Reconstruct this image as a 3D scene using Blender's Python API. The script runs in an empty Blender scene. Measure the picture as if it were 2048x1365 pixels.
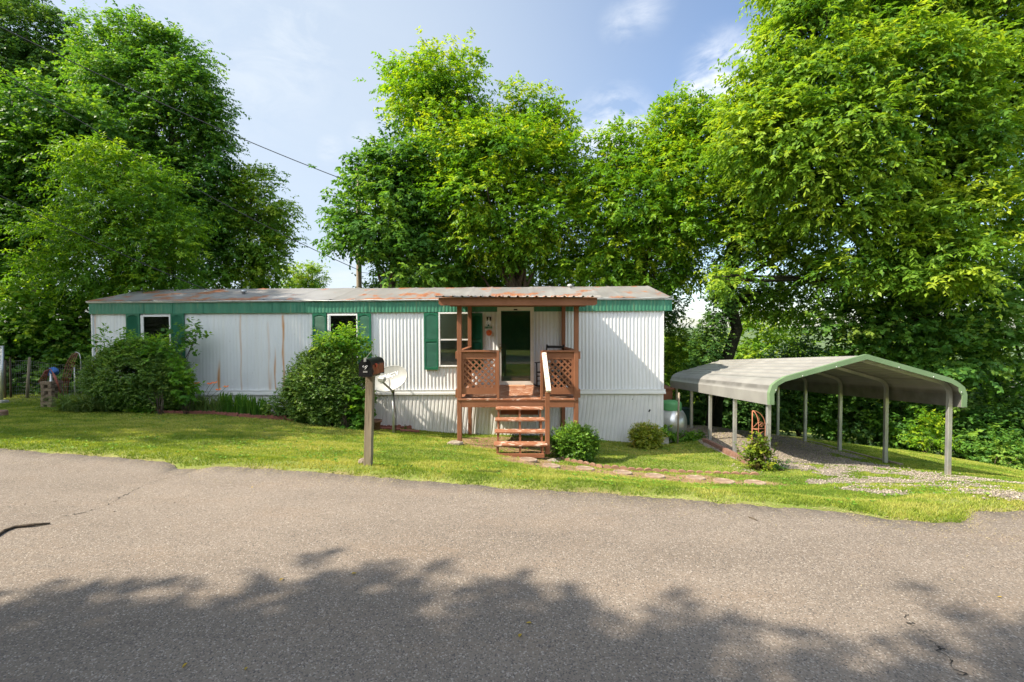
import bpy, bmesh, math, random
import numpy as np
from mathutils import Vector, Matrix, Euler
R = math.radians
SC = bpy.context.scene
COL = SC.collection
random.seed(7); RS = np.random.RandomState(11)

# ------------------------------------------------------------------ camera, sky, sun, exposure
CAMZ = 1.5; FPX = 910.0; PITCH = R(1.2)
cam = bpy.data.objects.new('camera', bpy.data.cameras.new('camera')); COL.objects.link(cam)
cam.location = (0, 0, CAMZ); cam.rotation_euler = (R(90) - PITCH, 0, 0)
cam.data.sensor_width = 36; cam.data.lens = 36 * FPX / 2048.0
cam.data.clip_start = 0.05; cam.data.clip_end = 4000
SC.camera = cam
SUN_TO = Vector((-1.0, -0.30, 1.03)).normalized()          # direction towards the sun
sun = bpy.data.objects.new('sun', bpy.data.lights.new('sun', 'SUN')); COL.objects.link(sun)
sun.data.energy = 3.5; sun.data.angle = R(0.55); sun.data.color = (1.0, 0.89, 0.73)
sun.rotation_euler = (-SUN_TO).to_track_quat('-Z', 'Y').to_euler()
world = bpy.data.worlds.new('World'); SC.world = world; world.use_nodes = True
SC.view_settings.view_transform = 'Standard'; SC.view_settings.look = 'None'
SC.view_settings.exposure = 1.62; SC.view_settings.gamma = 1; SC.view_settings.use_curve_mapping = False
SC.cycles.max_bounces = 6; SC.cycles.transparent_max_bounces = 12
SC.cycles.diffuse_bounces = 5; SC.cycles.glossy_bounces = 3; SC.cycles.transmission_bounces = 4

def pdir(px, py):
    cx = (px - 1024) / FPX; cy = -(py - 682.5) / FPX
    return (cx, math.cos(PITCH) + math.sin(PITCH) * cy, -math.sin(PITCH) + math.cos(PITCH) * cy)
def P(px, py, Y):
    d = pdir(px, py); k = Y / d[1]
    return Vector((d[0] * k, Y, CAMZ + d[2] * k))
def PZ(px, py, z=0.0):
    d = pdir(px, py); k = (z - CAMZ) / d[2]
    return Vector((d[0] * k, d[1] * k, z))

REAR_FILL = 11.0
def setup_world():
    nt = world.node_tree; nt.nodes.clear(); L = nt.links
    out = nt.nodes.new('ShaderNodeOutputWorld'); bg = nt.nodes.new('ShaderNodeBackground')
    sky = nt.nodes.new('ShaderNodeTexSky'); sky.sky_type = 'NISHITA'; sky.sun_disc = False
    sky.sun_elevation = math.asin(SUN_TO.z); sky.sun_rotation = math.atan2(SUN_TO.x, SUN_TO.y) % (2 * math.pi)
    sky.air_density = 1.0; sky.dust_density = 1.3; sky.ozone_density = 1.2; sky.altitude = 200
    tc = nt.nodes.new('ShaderNodeTexCoord')
    mp = nt.nodes.new('ShaderNodeMapping'); mp.inputs['Scale'].default_value = (1.0, 1.0, 2.2)
    L.new(tc.outputs['Generated'], mp.inputs['Vector'])
    nz = nt.nodes.new('ShaderNodeTexNoise'); nz.inputs['Scale'].default_value = 9.0; nz.inputs['Detail'].default_value = 9
    nz.inputs['Roughness'].default_value = 0.6; nz.inputs['Distortion'].default_value = 0.4
    L.new(mp.outputs[0], nz.inputs['Vector'])
    # cloud patches: each is a soft spot on the sky dome broken up by the noise
    blobs = [((560, 100), 0.12, 0.7), ((600, 60), 0.09, 0.7), ((510, 150), 0.10, 0.6), ((1450, 155), 0.075, 1), ((1500, 135), 0.06, 1), ((1405, 178), 0.05, .95), ((1225, 262), 0.08, 1),
             ((1180, 270), 0.05, 0.7), ((662, 301), 0.03, 1), ((735, 285), 0.04, .9), ((690, 550), 0.08, 0.7), ((1288, 8), 0.05, 0.45), ((1245, 45), 0.04, 0.35),
             ((640, 570), 0.10, 0.6), ((1350, 640), 0.2, 0.4), ((900, 640), 0.25, 0.45), ((300, 40), 0.35, 0.35), ((100, 250), 0.3, 0.3)]
    prev = None
    nrm = nt.nodes.new('ShaderNodeVectorMath'); nrm.operation = 'NORMALIZE'; L.new(tc.outputs['Generated'], nrm.inputs[0])
    for (px, py), rad, amt in blobs:
        d = Vector(pdir(px, py)).normalized()
        ds = nt.nodes.new('ShaderNodeVectorMath'); ds.operation = 'DISTANCE'; L.new(nrm.outputs[0], ds.inputs[0]); ds.inputs[1].default_value = d
        mr = nt.nodes.new('ShaderNodeMapRange'); mr.interpolation_type = 'SMOOTHSTEP'
        mr.inputs['From Min'].default_value = rad * 1.3; mr.inputs['From Max'].default_value = 0.0
        mr.inputs['To Min'].default_value = 0; mr.inputs['To Max'].default_value = amt
        L.new(ds.outputs['Value'], mr.inputs['Value'])
        if prev is None: prev = mr.outputs[0]
        else:
            mx = nt.nodes.new('ShaderNodeMath'); mx.operation = 'MAXIMUM'; L.new(prev, mx.inputs[0]); L.new(mr.outputs[0], mx.inputs[1]); prev = mx.outputs[0]
    nr = nt.nodes.new('ShaderNodeMapRange'); nr.inputs['From Min'].default_value = 0.40; nr.inputs['From Max'].default_value = 0.62
    L.new(nz.outputs['Fac'], nr.inputs['Value'])
    mul = nt.nodes.new('ShaderNodeMath'); mul.operation = 'MULTIPLY'; L.new(prev, mul.inputs[0]); L.new(nr.outputs[0], mul.inputs[1])
    mix = nt.nodes.new('ShaderNodeMix'); mix.data_type = 'RGBA'
    L.new(mul.outputs[0], mix.inputs['Factor']); L.new(sky.outputs[0], mix.inputs['A']); mix.inputs['B'].default_value = (5.2, 5.25, 5.3, 1)
    # added fill light: unseen bright cloud patch in the sky behind the camera
    def patch(d, r0, r1, amt):
        ds = nt.nodes.new('ShaderNodeVectorMath'); ds.operation = 'DISTANCE'; L.new(nrm.outputs[0], ds.inputs[0]); ds.inputs[1].default_value = Vector(d).normalized()
        mr = nt.nodes.new('ShaderNodeMapRange'); mr.interpolation_type = 'SMOOTHSTEP'; mr.inputs['From Min'].default_value = r1; mr.inputs['From Max'].default_value = r0
        mr.inputs['To Min'].default_value = 0; mr.inputs['To Max'].default_value = amt; L.new(ds.outputs['Value'], mr.inputs['Value']); return mr.outputs[0]
    def over(prev, fac, c):
        m = nt.nodes.new('ShaderNodeMix'); m.data_type = 'RGBA'; L.new(fac, m.inputs['Factor']); L.new(prev, m.inputs['A']); m.inputs['B'].default_value = (*c, 1); return m.outputs['Result']
    nr2 = nt.nodes.new('ShaderNodeMapRange'); nr2.inputs['From Min'].default_value = 0.34; nr2.inputs['From Max'].default_value = 0.52; L.new(nz.outputs['Fac'], nr2.inputs['Value'])
    mu = nt.nodes.new('ShaderNodeMath'); mu.operation = 'MULTIPLY'; L.new(patch((-.30, -.85, .50), .55, 1.25, .95), mu.inputs[0]); L.new(nr2.outputs[0], mu.inputs[1])
    c = over(mix.outputs['Result'], patch((-.50, 1, .50), .15, .90, .80), (2.75, 3.15, 3.6))
    c = over(c, mu.outputs[0], (REAR_FILL, REAR_FILL * 1.06, REAR_FILL * 1.14))
    L.new(c, bg.inputs[0]); bg.inputs[1].default_value = 0.086
    L.new(bg.outputs[0], out.inputs[0])
setup_world()

# ------------------------------------------------------------------ materials
MATS = {}
class NT:
    def __init__(s, name):
        s.m = bpy.data.materials.new(name); s.m.use_nodes = True; s.t = s.m.node_tree
        s.b = s.t.nodes['Principled BSDF']; s.out = s.t.nodes['Material Output']; MATS[name] = s.m
        s.tc = s.t.nodes.new('ShaderNodeTexCoord')
    def n(s, typ, **kw):
        nd = s.t.nodes.new(typ)
        for k, v in kw.items(): setattr(nd, k, v)
        return nd
    def l(s, a, b): s.t.links.new(a, b)
    def noise(s, scale, detail=4, stretch=(1, 1, 1), rough=.55, rot=(0, 0, 0)):
        mp = s.n('ShaderNodeMapping'); mp.inputs['Scale'].default_value = stretch; mp.inputs['Rotation'].default_value = rot
        s.l(s.tc.outputs['Object'], mp.inputs[0])
        nz = s.n('ShaderNodeTexNoise'); nz.inputs['Scale'].default_value = scale; nz.inputs['Detail'].default_value = detail; nz.inputs['Roughness'].default_value = rough
        s.l(mp.outputs[0], nz.inputs['Vector']); return nz.outputs['Fac']
    def rng(s, v, a, b, c=0., d=1.):
        mr = s.n('ShaderNodeMapRange'); s.l(v, mr.inputs['Value'])
        for k, x in zip(('From Min', 'From Max', 'To Min', 'To Max'), (a, b, c, d)): mr.inputs[k].default_value = x
        return mr.outputs[0]
    def mix(s, f, a, b, mode='MIX'):
        mx = s.n('ShaderNodeMix', data_type='RGBA', blend_type=mode)
        for nm, v in (('Factor', f), ('A', a), ('B', b)):
            if isinstance(v, (int, float)): mx.inputs[nm].default_value = v
            elif isinstance(v, tuple): mx.inputs[nm].default_value = (*v[:3], 1)
            else: s.l(v, mx.inputs[nm])
        return mx.outputs['Result']
    def attr(s, name):
        a = s.n('ShaderNodeAttribute', attribute_name=name); return a.outputs['Fac']
    def math(s, op, a, b):
        m = s.n('ShaderNodeMath', operation=op)
        for i, v in enumerate((a, b)):
            if isinstance(v, (int, float)): m.inputs[i].default_value = v
            else: s.l(v, m.inputs[i])
        return m.outputs[0]
    def bump(s, h, strength, dist=.01):
        b = s.n('ShaderNodeBump'); b.inputs['Strength'].default_value = strength; b.inputs['Distance'].default_value = dist
        s.l(h, b.inputs['Height']); s.l(b.outputs[0], s.b.inputs['Normal'])
    def col(s, c):
        if isinstance(c, tuple): s.b.inputs['Base Color'].default_value = (*c, 1)
        else: s.l(c, s.b.inputs['Base Color'])
    def pr(s, rough=.6, metal=0., spec=.5):
        s.b.inputs['Roughness'].default_value = rough; s.b.inputs['Metallic'].default_value = metal; s.b.inputs['Specular IOR Level'].default_value = spec

def pmat(name, c1, c2=None, scale=6, stretch=(1, 1, 1), lo=.35, hi=.65, rough=.6, metal=0, spec=.4, bump=0, bscale=80, bstretch=(1, 1, 1), bdist=.004, c3=None, s3=25, lo3=.6, hi3=.68):
    s = NT(name); s.pr(rough, metal, spec)
    c = c1
    if c2: c = s.mix(s.rng(s.noise(scale, 5, stretch), lo, hi), c1, c2)
    if c3: c = s.mix(s.rng(s.noise(s3, 5, stretch), lo3, hi3), c, c3)
    s.col(c)
    if bump: s.bump(s.noise(bscale, 4, bstretch), bump, bdist)
    return s.m

def leafmat(name, dark, mid, bright, trans=.35, rough=.5, spec=.2, ty=1.9):
    s = NT(name); s.pr(rough, 0, spec)
    r = s.n('ShaderNodeValToRGB'); s.l(s.attr('tint'), r.inputs[0])
    r.color_ramp.elements[0].position = .05; r.color_ramp.elements[0].color = (*dark, 1)
    r.color_ramp.elements[1].position = .95; r.color_ramp.elements[1].color = (*bright, 1)
    e = r.color_ramp.elements.new(.5); e.color = (*mid, 1)
    s.l(r.outputs[0], s.b.inputs['Base Color'])
    tr = s.n('ShaderNodeBsdfTranslucent'); tc = s.mix(1.0, r.outputs[0], (ty * 1.1, ty, ty * .35), 'MULTIPLY'); s.l(tc, tr.inputs[0])
    mx = s.n('ShaderNodeMixShader'); mx.inputs[0].default_value = trans
    s.l(s.b.outputs[0], mx.inputs[1]); s.l(tr.outputs[0], mx.inputs[2]); s.l(mx.outputs[0], s.out.inputs[0])
    return s.m

def build_materials():
    # asphalt
    s = NT('asphalt'); s.pr(.85, 0, .25)
    big = s.rng(s.noise(.7, 7, (.45, 1, 1), .7, (0, 0, .2)), .38, .62); fine = s.noise(260, 3, rough=.7)
    c = s.mix(big, (.170, .137, .106), (.248, .203, .160))
    c = s.mix(s.rng(s.noise(2.2, 7, (.35, 1, 1), .7), .5, .68, 0, .55), c, (.245, .182, .128))
    vo = s.n('ShaderNodeTexVoronoi'); vo.inputs['Scale'].default_value = 150; s.l(s.tc.outputs['Object'], vo.inputs['Vector'])
    sep = s.n('ShaderNodeSeparateColor'); s.l(vo.outputs['Color'], sep.inputs[0])
    c = s.mix(s.rng(sep.outputs[0], .78, .97, 0, .7), c, (.46, .41, .35))
    c = s.mix(s.rng(sep.outputs[1], .70, .98, 0, .8), c, (.055, .05, .048))
    c = s.mix(s.rng(fine, .35, .65, 0, .5), c, (.095, .088, .08))
    s.col(c); s.bump(s.math('ADD', s.math('MULTIPLY', vo.outputs['Distance'], -.8), fine), .5, .004)
    # ground
    s = NT('turf_soil'); s.pr(.9, 0, .1)
    c = s.mix(s.rng(s.noise(.9, 6), .35, .65), (.125, .180, .030), (.23, .255, .07))
    c = s.mix(s.rng(s.noise(30, 4), .45, .7, 0, .55), c, (.13, .105, .045))
    c = s.mix(s.attr('dirt'), c, s.mix(s.rng(s.noise(9, 5), .35, .65), (.19, .115, .06), (.30, .21, .12)))
    s.col(c); s.bump(s.noise(55, 5), .6, .02)
    pmat('bare_dirt', (.20, .125, .065), (.33, .24, .14), 7, rough=.95, spec=.1, bump=.7, bscale=60, bdist=.015, c3=(.13, .15, .04), s3=9, lo3=.55, hi3=.7)
    pmat('bed_mulch', (.075, .035, .022), (.13, .07, .045), 12, rough=.95, spec=.1, bump=.9, bscale=45, bdist=.02)
    s = NT('gravel_bed'); s.pr(.9, 0, .2)
    vo = s.n('ShaderNodeTexVoronoi'); vo.inputs['Scale'].default_value = 38; s.l(s.tc.outputs['Object'], vo.inputs['Vector'])
    sep = s.n('ShaderNodeSeparateColor'); s.l(vo.outputs['Color'], sep.inputs[0])
    c = s.mix(sep.outputs[0], (.155, .132, .108), (.335, .29, .24))
    c = s.mix(s.rng(s.noise(1.4, 5), .5, .72, 0, .6), c, (.20, .145, .085))
    s.col(c); s.bump(vo.outputs['Distance'], .9, -.02)
    s = NT('pebble'); s.pr(.85, 0, .25); s.col(s.mix(s.attr('tint'), (.155, .132, .108), (.39, .34, .28)))
    # grass and plants
    leafmat('grass_blade', (.110, .180, .026), (.225, .295, .038), (.375, .375, .100), .35, .65, .1, 1.5)
    leafmat('leaf_yellow_green', (0.061, 0.160, 0.014), (0.128, 0.262, 0.015), (0.297, 0.370, 0.022), .42)
    leafmat('leaf_bright', (.068, .165, .020), (.150, .265, .024), (.290, .380, .036), .42)
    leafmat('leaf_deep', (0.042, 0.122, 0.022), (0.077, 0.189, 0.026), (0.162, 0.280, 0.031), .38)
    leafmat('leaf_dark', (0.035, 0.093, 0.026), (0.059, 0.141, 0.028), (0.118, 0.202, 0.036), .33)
    leafmat('leaf_sumac', (0.048, 0.136, 0.013), (0.109, 0.237, 0.017), (0.213, 0.336, 0.020), .4)
    leafmat('leaf_maple', (0.045, 0.128, 0.026), (0.096, 0.211, 0.033), (0.224, 0.325, 0.056), .36)
    leafmat('leaf_shrub', (.070, .150, .030), (.125, .225, .042), (.240, .340, .062), .34, .42, .32)
    leafmat('leaf_boxwood', (.045, .115, .012), (.105, .225, .020), (.210, .330, .034), .28, .42, .32)
    leafmat('leaf_autumn_box', (.13, .20, .018), (.28, .34, .028), (.46, .36, .08), .32, .35, .4)
    leafmat('leaf_blade', (.060, .120, .035), (.130, .210, .055), (.26, .31, .09), .35, .4, .4)
    leafmat('leaf_vine', (0.056, 0.160, 0.019), (0.115, 0.250, 0.023), (0.235, 0.347, 0.034), .4)
    leafmat('leaf_rose', (.06, .05, .012), (.10, .175, .014), (.22, .26, .02), .35)
    leafmat('petal_orange', (.75, .18, .05), (.80, .25, .08), (.85, .33, .12), .3)
    leafmat('leaf_fallen', (.35, .25, .04), (.50, .42, .05), (.62, .5, .1), .2)
    pmat('bark', (.055, .042, .030), (.13, .105, .078), 9, (1, 1, .25), rough=.95, spec=.1, bump=1, bscale=14, bstretch=(1, 1, .2), bdist=.04)
    pmat('bark_vine', (.012, .016, .008), (.03, .03, .018), 9, rough=.95, spec=.1, bump=1, bscale=14, bdist=.04)
    pmat('stem_green', (.10, .14, .04), (.16, .18, .06), 9, rough=.7)
    # trailer
    s = NT('wall_paint'); s.pr(.42, .0, .5)
    c = s.mix(s.rng(s.noise(1.2, 5, (1, 1, .25)), .35, .65), (.63, .65, .67), (.69, .70, .705))
    c = s.mix(s.rng(s.noise(28, 5, (1, 1, .4)), .66, .74, 0, .45), c, (.36, .33, .30))
    c = s.mix(s.rng(s.noise(2.2, 6, (6, 1, .12)), .52, .75, 0, .28), c, (.50, .45, .34))
    c = s.mix(s.attr('stain'), c, (.50, .23, .06))
    s.col(c); s.bump(s.noise(9, 3), .12, .01)
    pmat('white_trim', (.66, .67, .67), (.72, .72, .70), 4, (1, 1, 3), rough=.4, c3=(.50, .42, .32), s3=5, lo3=.66, hi3=.8)
    s = NT('skirting_paint'); s.pr(.5, 0, .4)
    c = s.mix(s.rng(s.noise(1.5, 5), .35, .65), (.62, .625, .62), (.70, .695, .68))
    c = s.mix(s.rng(s.noise(3, 5, (5, 1, .3)), .55, .8, 0, .4), c, (.42, .40, .35))
    s.col(c)
    s = NT('green_band'); s.pr(.45, 0, .4)
    c = s.mix(s.rng(s.noise(1.5, 5, (3, 1, .6)), .35, .65), (.030, .145, .090), (.050, .20, .125))
    c = s.mix(s.rng(s.noise(3.3, 5, (4, 1, .4)), .56, .72, 0, .6), c, (.20, .26, .13)); s.col(c)
    pmat('shutter_green', (.010, .100, .052), (.014, .125, .066), 3, rough=.4)
    s = NT('roof_metal'); s.pr(.45, .35, .5)
    c = s.mix(s.rng(s.noise(1.3, 6, (1, .5, 1)), .35, .65), (.24, .23, .222), (.33, .32, .31))
    c = s.mix(s.rng(s.noise(7, 4, (3, .4, 1)), .5, .75, 0, .5), c, (.25, .23, .21))
    rm = s.math('ADD', s.noise(1.35, 7, (1.1, .75, 1), .62), s.attr('stain'))
    c = s.mix(s.rng(rm, .545, .61, 0, .95), c, s.mix(s.rng(s.noise(9, 4), .4, .6), (.33, .11, .05), (.44, .21, .11)))
    s.col(c)
    s = NT('porch_tin'); s.pr(.5, .3, .5)
    c = s.mix(s.rng(s.noise(1.5, 6), .35, .65), (.28, .26, .24), (.37, .35, .33))
    c = s.mix(s.rng(s.noise(1.8, 6), .52, .60), c, (.36, .13, .06)); s.col(c)
    pmat('brown_paint', (.190, .075, .036), (.240, .100, .050), 2.5, (1, 1, 1), rough=.6, spec=.3, bump=.25, bscale=30, bstretch=(1, 1, 4), bdist=.003, c3=(.42, .22, .15), s3=14, lo3=.68, hi3=.78)
    pmat('brown_worn', (.225, .092, .045), (.29, .125, .065), 5, (1, 3, 3), rough=.65, spec=.3, c3=(.62, .48, .38), s3=7, lo3=.56, hi3=.64)
    pmat('peeling_white', (.60, .53, .44), (.66, .60, .52), 5, rough=.7, c3=(.36, .15, .09), s3=34, lo3=.54, hi3=.60)
    pmat('door_paint', (.62, .61, .55), (.68, .67, .62), 4, rough=.4)
    pmat('inner_door_green', (.012, .085, .045), (.018, .11, .06), 3, rough=.4)
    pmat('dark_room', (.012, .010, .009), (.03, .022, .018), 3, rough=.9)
    pmat('curtain', (.09, .058, .05), (.17, .115, .10), 4, (8, 1, 1), rough=.9)
    pmat('blind', (.55, .55, .50), (.62, .61, .56), 4, rough=.6)
    pmat('insect_screen', (.14, .14, .14), (.18, .175, .17), 4, rough=.8)
    s = NT('glass'); s.pr()
    g = s.n('ShaderNodeBsdfGlossy'); g.inputs['Roughness'].default_value = .02; g.inputs[0].default_value = (1, 1, 1, 1)
    t = s.n('ShaderNodeBsdfTransparent'); t.inputs[0].default_value = (.86, .9, .88, 1)
    fr = s.n('ShaderNodeFresnel'); fr.inputs[0].default_value = 1.4
    mx = s.n('ShaderNodeMixShader'); s.l(s.math('ADD', fr.outputs[0], .02), mx.inputs[0]); s.l(t.outputs[0], mx.inputs[1]); s.l(g.outputs[0], mx.inputs[2]); s.l(mx.outputs[0], s.out.inputs[0])
    # metals, small things
    s = NT('galvanized'); s.pr(.42, .75, .5)
    s.col(s.mix(s.rng(s.noise(5, 6, (1, 1, .5)), .35, .65), (.42, .43, .43), (.60, .60, .58)))
    s = NT('carport_sheet'); s.pr(.40, .25, .5)
    c = s.mix(s.rng(s.noise(1.2, 6), .35, .65), (.28, .275, .262), (.36, .355, .335))
    c = s.mix(s.rng(s.noise(4, 6, (1, .3, 1)), .55, .75, 0, .5), c, (.24, .22, .21))
    # dark lines painted into the colour for the shade at the sheet laps
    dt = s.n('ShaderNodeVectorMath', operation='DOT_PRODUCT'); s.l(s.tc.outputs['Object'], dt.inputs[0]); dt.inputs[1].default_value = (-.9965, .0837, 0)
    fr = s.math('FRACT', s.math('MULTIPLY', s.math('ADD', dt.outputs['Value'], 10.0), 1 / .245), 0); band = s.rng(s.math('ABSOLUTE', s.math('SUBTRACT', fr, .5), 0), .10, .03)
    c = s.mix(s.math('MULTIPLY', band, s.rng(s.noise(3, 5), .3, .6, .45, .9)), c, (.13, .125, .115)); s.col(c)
    pmat('carport_green', (.125, .20, .105), (.155, .235, .13), 3, rough=.45)
    pmat('black_enamel', (.006, .006, .007), (.012, .012, .012), 9, rough=.4, spec=.3, c3=(.06, .055, .05), s3=45, lo3=.68, hi3=.75)
    pmat('rusty_side', (.22, .055, .02), (.32, .10, .04), 12, rough=.8, c3=(.03, .02, .02), s3=9, lo3=.52, hi3=.62)
    pmat('flag_red', (.52, .05, .02), (.6, .08, .03), 8, rough=.5)
    pmat('weathered_wood', (.165, .130, .090), (.33, .27, .195), 6, (3, 3, .25), rough=.9, spec=.15, bump=.9, bscale=22, bstretch=(4, 4, .15), bdist=.006, c3=(.07, .05, .035), s3=7, lo3=.63, hi3=.72)
    pmat('dish_grey', (.27, .27, .25), (.33, .325, .30), 5, rough=.45)
    pmat('dish_white', (.85, .85, .85), rough=.5)
    pmat('dish_dark', (.20, .20, .19), (.27, .26, .24), 5, rough=.5)
    pmat('rust_iron', (.30, .10, .05), (.40, .17, .09), 15, rough=.8)
    pmat('tank_silver', (.52, .52, .51), (.68, .68, .66), 3, rough=.32, metal=.7)
    pmat('tank_green', (.07, .24, .085), (.10, .30, .12), 5, rough=.5)
    pmat('bin_green', (.008, .035, .030), (.012, .05, .042), 5, rough=.5)
    pmat('concrete', (.30, .29, .26), (.42, .40, .36), 8, rough=.95, bump=.6, bscale=60)
    pmat('block_brown', (.15, .105, .07), (.25, .185, .13), 14, rough=.95, bump=.6, bscale=50)
    pmat('edge_brick', (.17, .085, .06), (.25, .14, .10), 9, rough=.95, bump=.6, bscale=50, c3=(.24, .20, .16), s3=12, lo3=.55, hi3=.65)
    pmat('red_edging', (.17, .060, .045), (.25, .095, .07), 8, rough=.9, bump=.5, bscale=60, c3=(.12, .10, .07), s3=10, lo3=.6, hi3=.7)
    pmat('terracotta', (.20, .105, .065), (.28, .165, .11), 7, rough=.9, bump=.4, bscale=60, c3=(.42, .31, .22), s3=10, lo3=.58, hi3=.7)
    pmat('stepping_stone', (.20, .135, .090), (.28, .20, .14), 6, rough=.9, bump=.5, bscale=50, c3=(.34, .28, .21), s3=11, lo3=.55, hi3=.7)
    pmat('rock', (.17, .13, .095), (.32, .275, .22), 9, rough=.95, bump=1, bscale=25, bdist=.02)
    pmat('black_wood', (.010, .010, .012), (.02, .02, .022), 5, rough=.4)
    pmat('cable', (.03, .03, .03), rough=.6)
    pmat('wire', (.30, .31, .32), (.2, .2, .2), 5, rough=.5, metal=.6)
    pmat('utility_wood', (.20, .165, .12), (.30, .25, .19), 6, (3, 3, .2), rough=.95)
    pmat('hose_red', (.22, .06, .045), (.30, .09, .06), 20, rough=.5)
    pmat('cloth_blue', (.03, .10, .30), (.06, .16, .42), 9, rough=.9)
    pmat('pot_white', (.6, .6, .57), rough=.5)
    pmat('doormat', (.36, .16, .08), (.45, .24, .14), 20, rough=.95)
    pmat('sun_orange', (.55, .09, .02), (.65, .15, .03), 15, rough=.6)
    pmat('sign_green', (.05, .14, .08), (.20, .30, .2), 30, (1, 1, .2), lo=.45, hi=.55, rough=.7)
    pmat('brass', (.45, .32, .15), rough=.35, metal=.8)
    pmat('hill_green', (.06, .10, .035), (.09, .13, .045), .05, rough=1)
build_materials()

# ------------------------------------------------------------------ mesh helpers
class MB:
    def __init__(s): s.v = []; s.f = []; s.sm = []
    def add(s, vs, fs, smooth=False):
        b = len(s.v); s.v += [tuple(p) for p in vs]; s.f += [tuple(i + b for i in f) for f in fs]; s.sm += [smooth] * len(fs); return s
    def box(s, a, b, rot=None, bev=0.0):
        (x0, y0, z0), (x1, y1, z1) = a, b
        x0, x1 = min(x0, x1), max(x0, x1); y0, y1 = min(y0, y1), max(y0, y1); z0, z1 = min(z0, z1), max(z0, z1)
        if bev <= 0:
            vs = [(x0, y0, z0), (x1, y0, z0), (x1, y1, z0), (x0, y1, z0), (x0, y0, z1), (x1, y0, z1), (x1, y1, z1), (x0, y1, z1)]
            fs = [(0, 3, 2, 1), (4, 5, 6, 7), (0, 1, 5, 4), (1, 2, 6, 5), (2, 3, 7, 6), (3, 0, 4, 7)]
        else:
            bm = bmesh.new(); bmesh.ops.create_cube(bm, size=1)
            bmesh.ops.scale(bm, vec=(x1 - x0, y1 - y0, z1 - z0), verts=bm.verts)
            bmesh.ops.bevel(bm, geom=bm.edges[:], offset=bev, segments=1, affect='EDGES')
            bm.verts.ensure_lookup_table()
            c = ((x0 + x1) / 2, (y0 + y1) / 2, (z0 + z1) / 2)
            vs = [(v.co.x + c[0], v.co.y + c[1], v.co.z + c[2]) for v in bm.verts]; fs = [[v.index for v in f.verts] for f in bm.faces]; bm.free()
        if rot is not None:
            c = Vector(((x0 + x1) / 2, (y0 + y1) / 2, (z0 + z1) / 2)); vs = [rot @ (Vector(p) - c) + c for p in vs]
        return s.add(vs, fs)
    def bar(s, p, q, w, h, up=(0, 0, 1)):
        p = Vector(p); q = Vector(q); d = (q - p).normalized(); u = Vector(up)
        if abs(d.dot(u)) > .98: u = Vector((0, 1, 0))
        sd = d.cross(u).normalized() * (w / 2); uu = sd.cross(d).normalized() * (h / 2)
        vs = [p - sd - uu, p + sd - uu, p + sd + uu, p - sd + uu, q - sd - uu, q + sd - uu, q + sd + uu, q - sd + uu]
        return s.add(vs, [(0, 1, 2, 3), (7, 6, 5, 4), (0, 4, 5, 1), (1, 5, 6, 2), (2, 6, 7, 3), (3, 7, 4, 0)])
    def tube(s, pts, rad, n=8, cap=True, smooth=True):
        pts = [Vector(p) for p in pts]; m = len(pts)
        if not hasattr(rad, '__len__'): rad = [rad] * m
        vs = []; nrm = None
        for i in range(m):
            d = (pts[min(i + 1, m - 1)] - pts[max(i - 1, 0)])
            d = d.normalized() if d.length > 1e-9 else Vector((0, 0, 1))
            if nrm is None: nrm = d.cross(Vector((0, 0, 1)) if abs(d.z) < .9 else Vector((1, 0, 0))).normalized()
            else:
                nrm = nrm - d * nrm.dot(d); nrm = nrm.normalized() if nrm.length > 1e-6 else d.orthogonal().normalized()
            bn = d.cross(nrm)
            for k in range(n):
                a = 2 * math.pi * k / n; vs.append(pts[i] + (nrm * math.cos(a) + bn * math.sin(a)) * rad[i])
        fs = [(i * n + k, i * n + (k + 1) % n, (i + 1) * n + (k + 1) % n, (i + 1) * n + k) for i in range(m - 1) for k in range(n)]
        s.add(vs, fs, smooth)
        if cap:
            b = len(s.v) - len(vs)
            s.f += [tuple(b + k for k in range(n))[::-1], tuple(b + (m - 1) * n + k for k in range(n))]; s.sm += [False, False]
        return s
    def lathe(s, prof, c=(0, 0, 0), n=20, smooth=True, axis='z'):
        vs = []
        for r, z in prof:
            for k in range(n):
                a = 2 * math.pi * k / n; p = (r * math.cos(a), r * math.sin(a), z)
                if axis == 'y': p = (p[0], p[2], p[1])
                if axis == 'x': p = (p[2], p[0], p[1])
                vs.append((p[0] + c[0], p[1] + c[1], p[2] + c[2]))
        m = len(prof)
        fs = [(i * n + k, i * n + (k + 1) % n, (i + 1) * n + (k + 1) % n, (i + 1) * n + k) for i in range(m - 1) for k in range(n)]
        return s.add(vs, fs, smooth)
    def prism(s, poly, y0, y1, plane='xz'):
        n = len(poly)
        def q(a, b, y): return (a, y, b) if plane == 'xz' else ((y, a, b) if plane == 'yz' else (a, b, y))
        vs = [q(a, b, y0) for a, b in poly] + [q(a, b, y1) for a, b in poly]
        fs = [tuple(range(n)), tuple(range(2 * n - 1, n - 1, -1))] + [(i, i + n, (i + 1) % n + n, (i + 1) % n) for i in range(n)]
        return s.add(vs, fs)
    def sheet(s, rows, smooth=True):     # rows: list of lists of points
        m = len(rows); n = len(rows[0])
        vs = [p for r in rows for p in r]
        return s.add(vs, [(i * n + j, i * n + j + 1, (i + 1) * n + j + 1, (i + 1) * n + j) for i in range(m - 1) for j in range(n - 1)], smooth)

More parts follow.
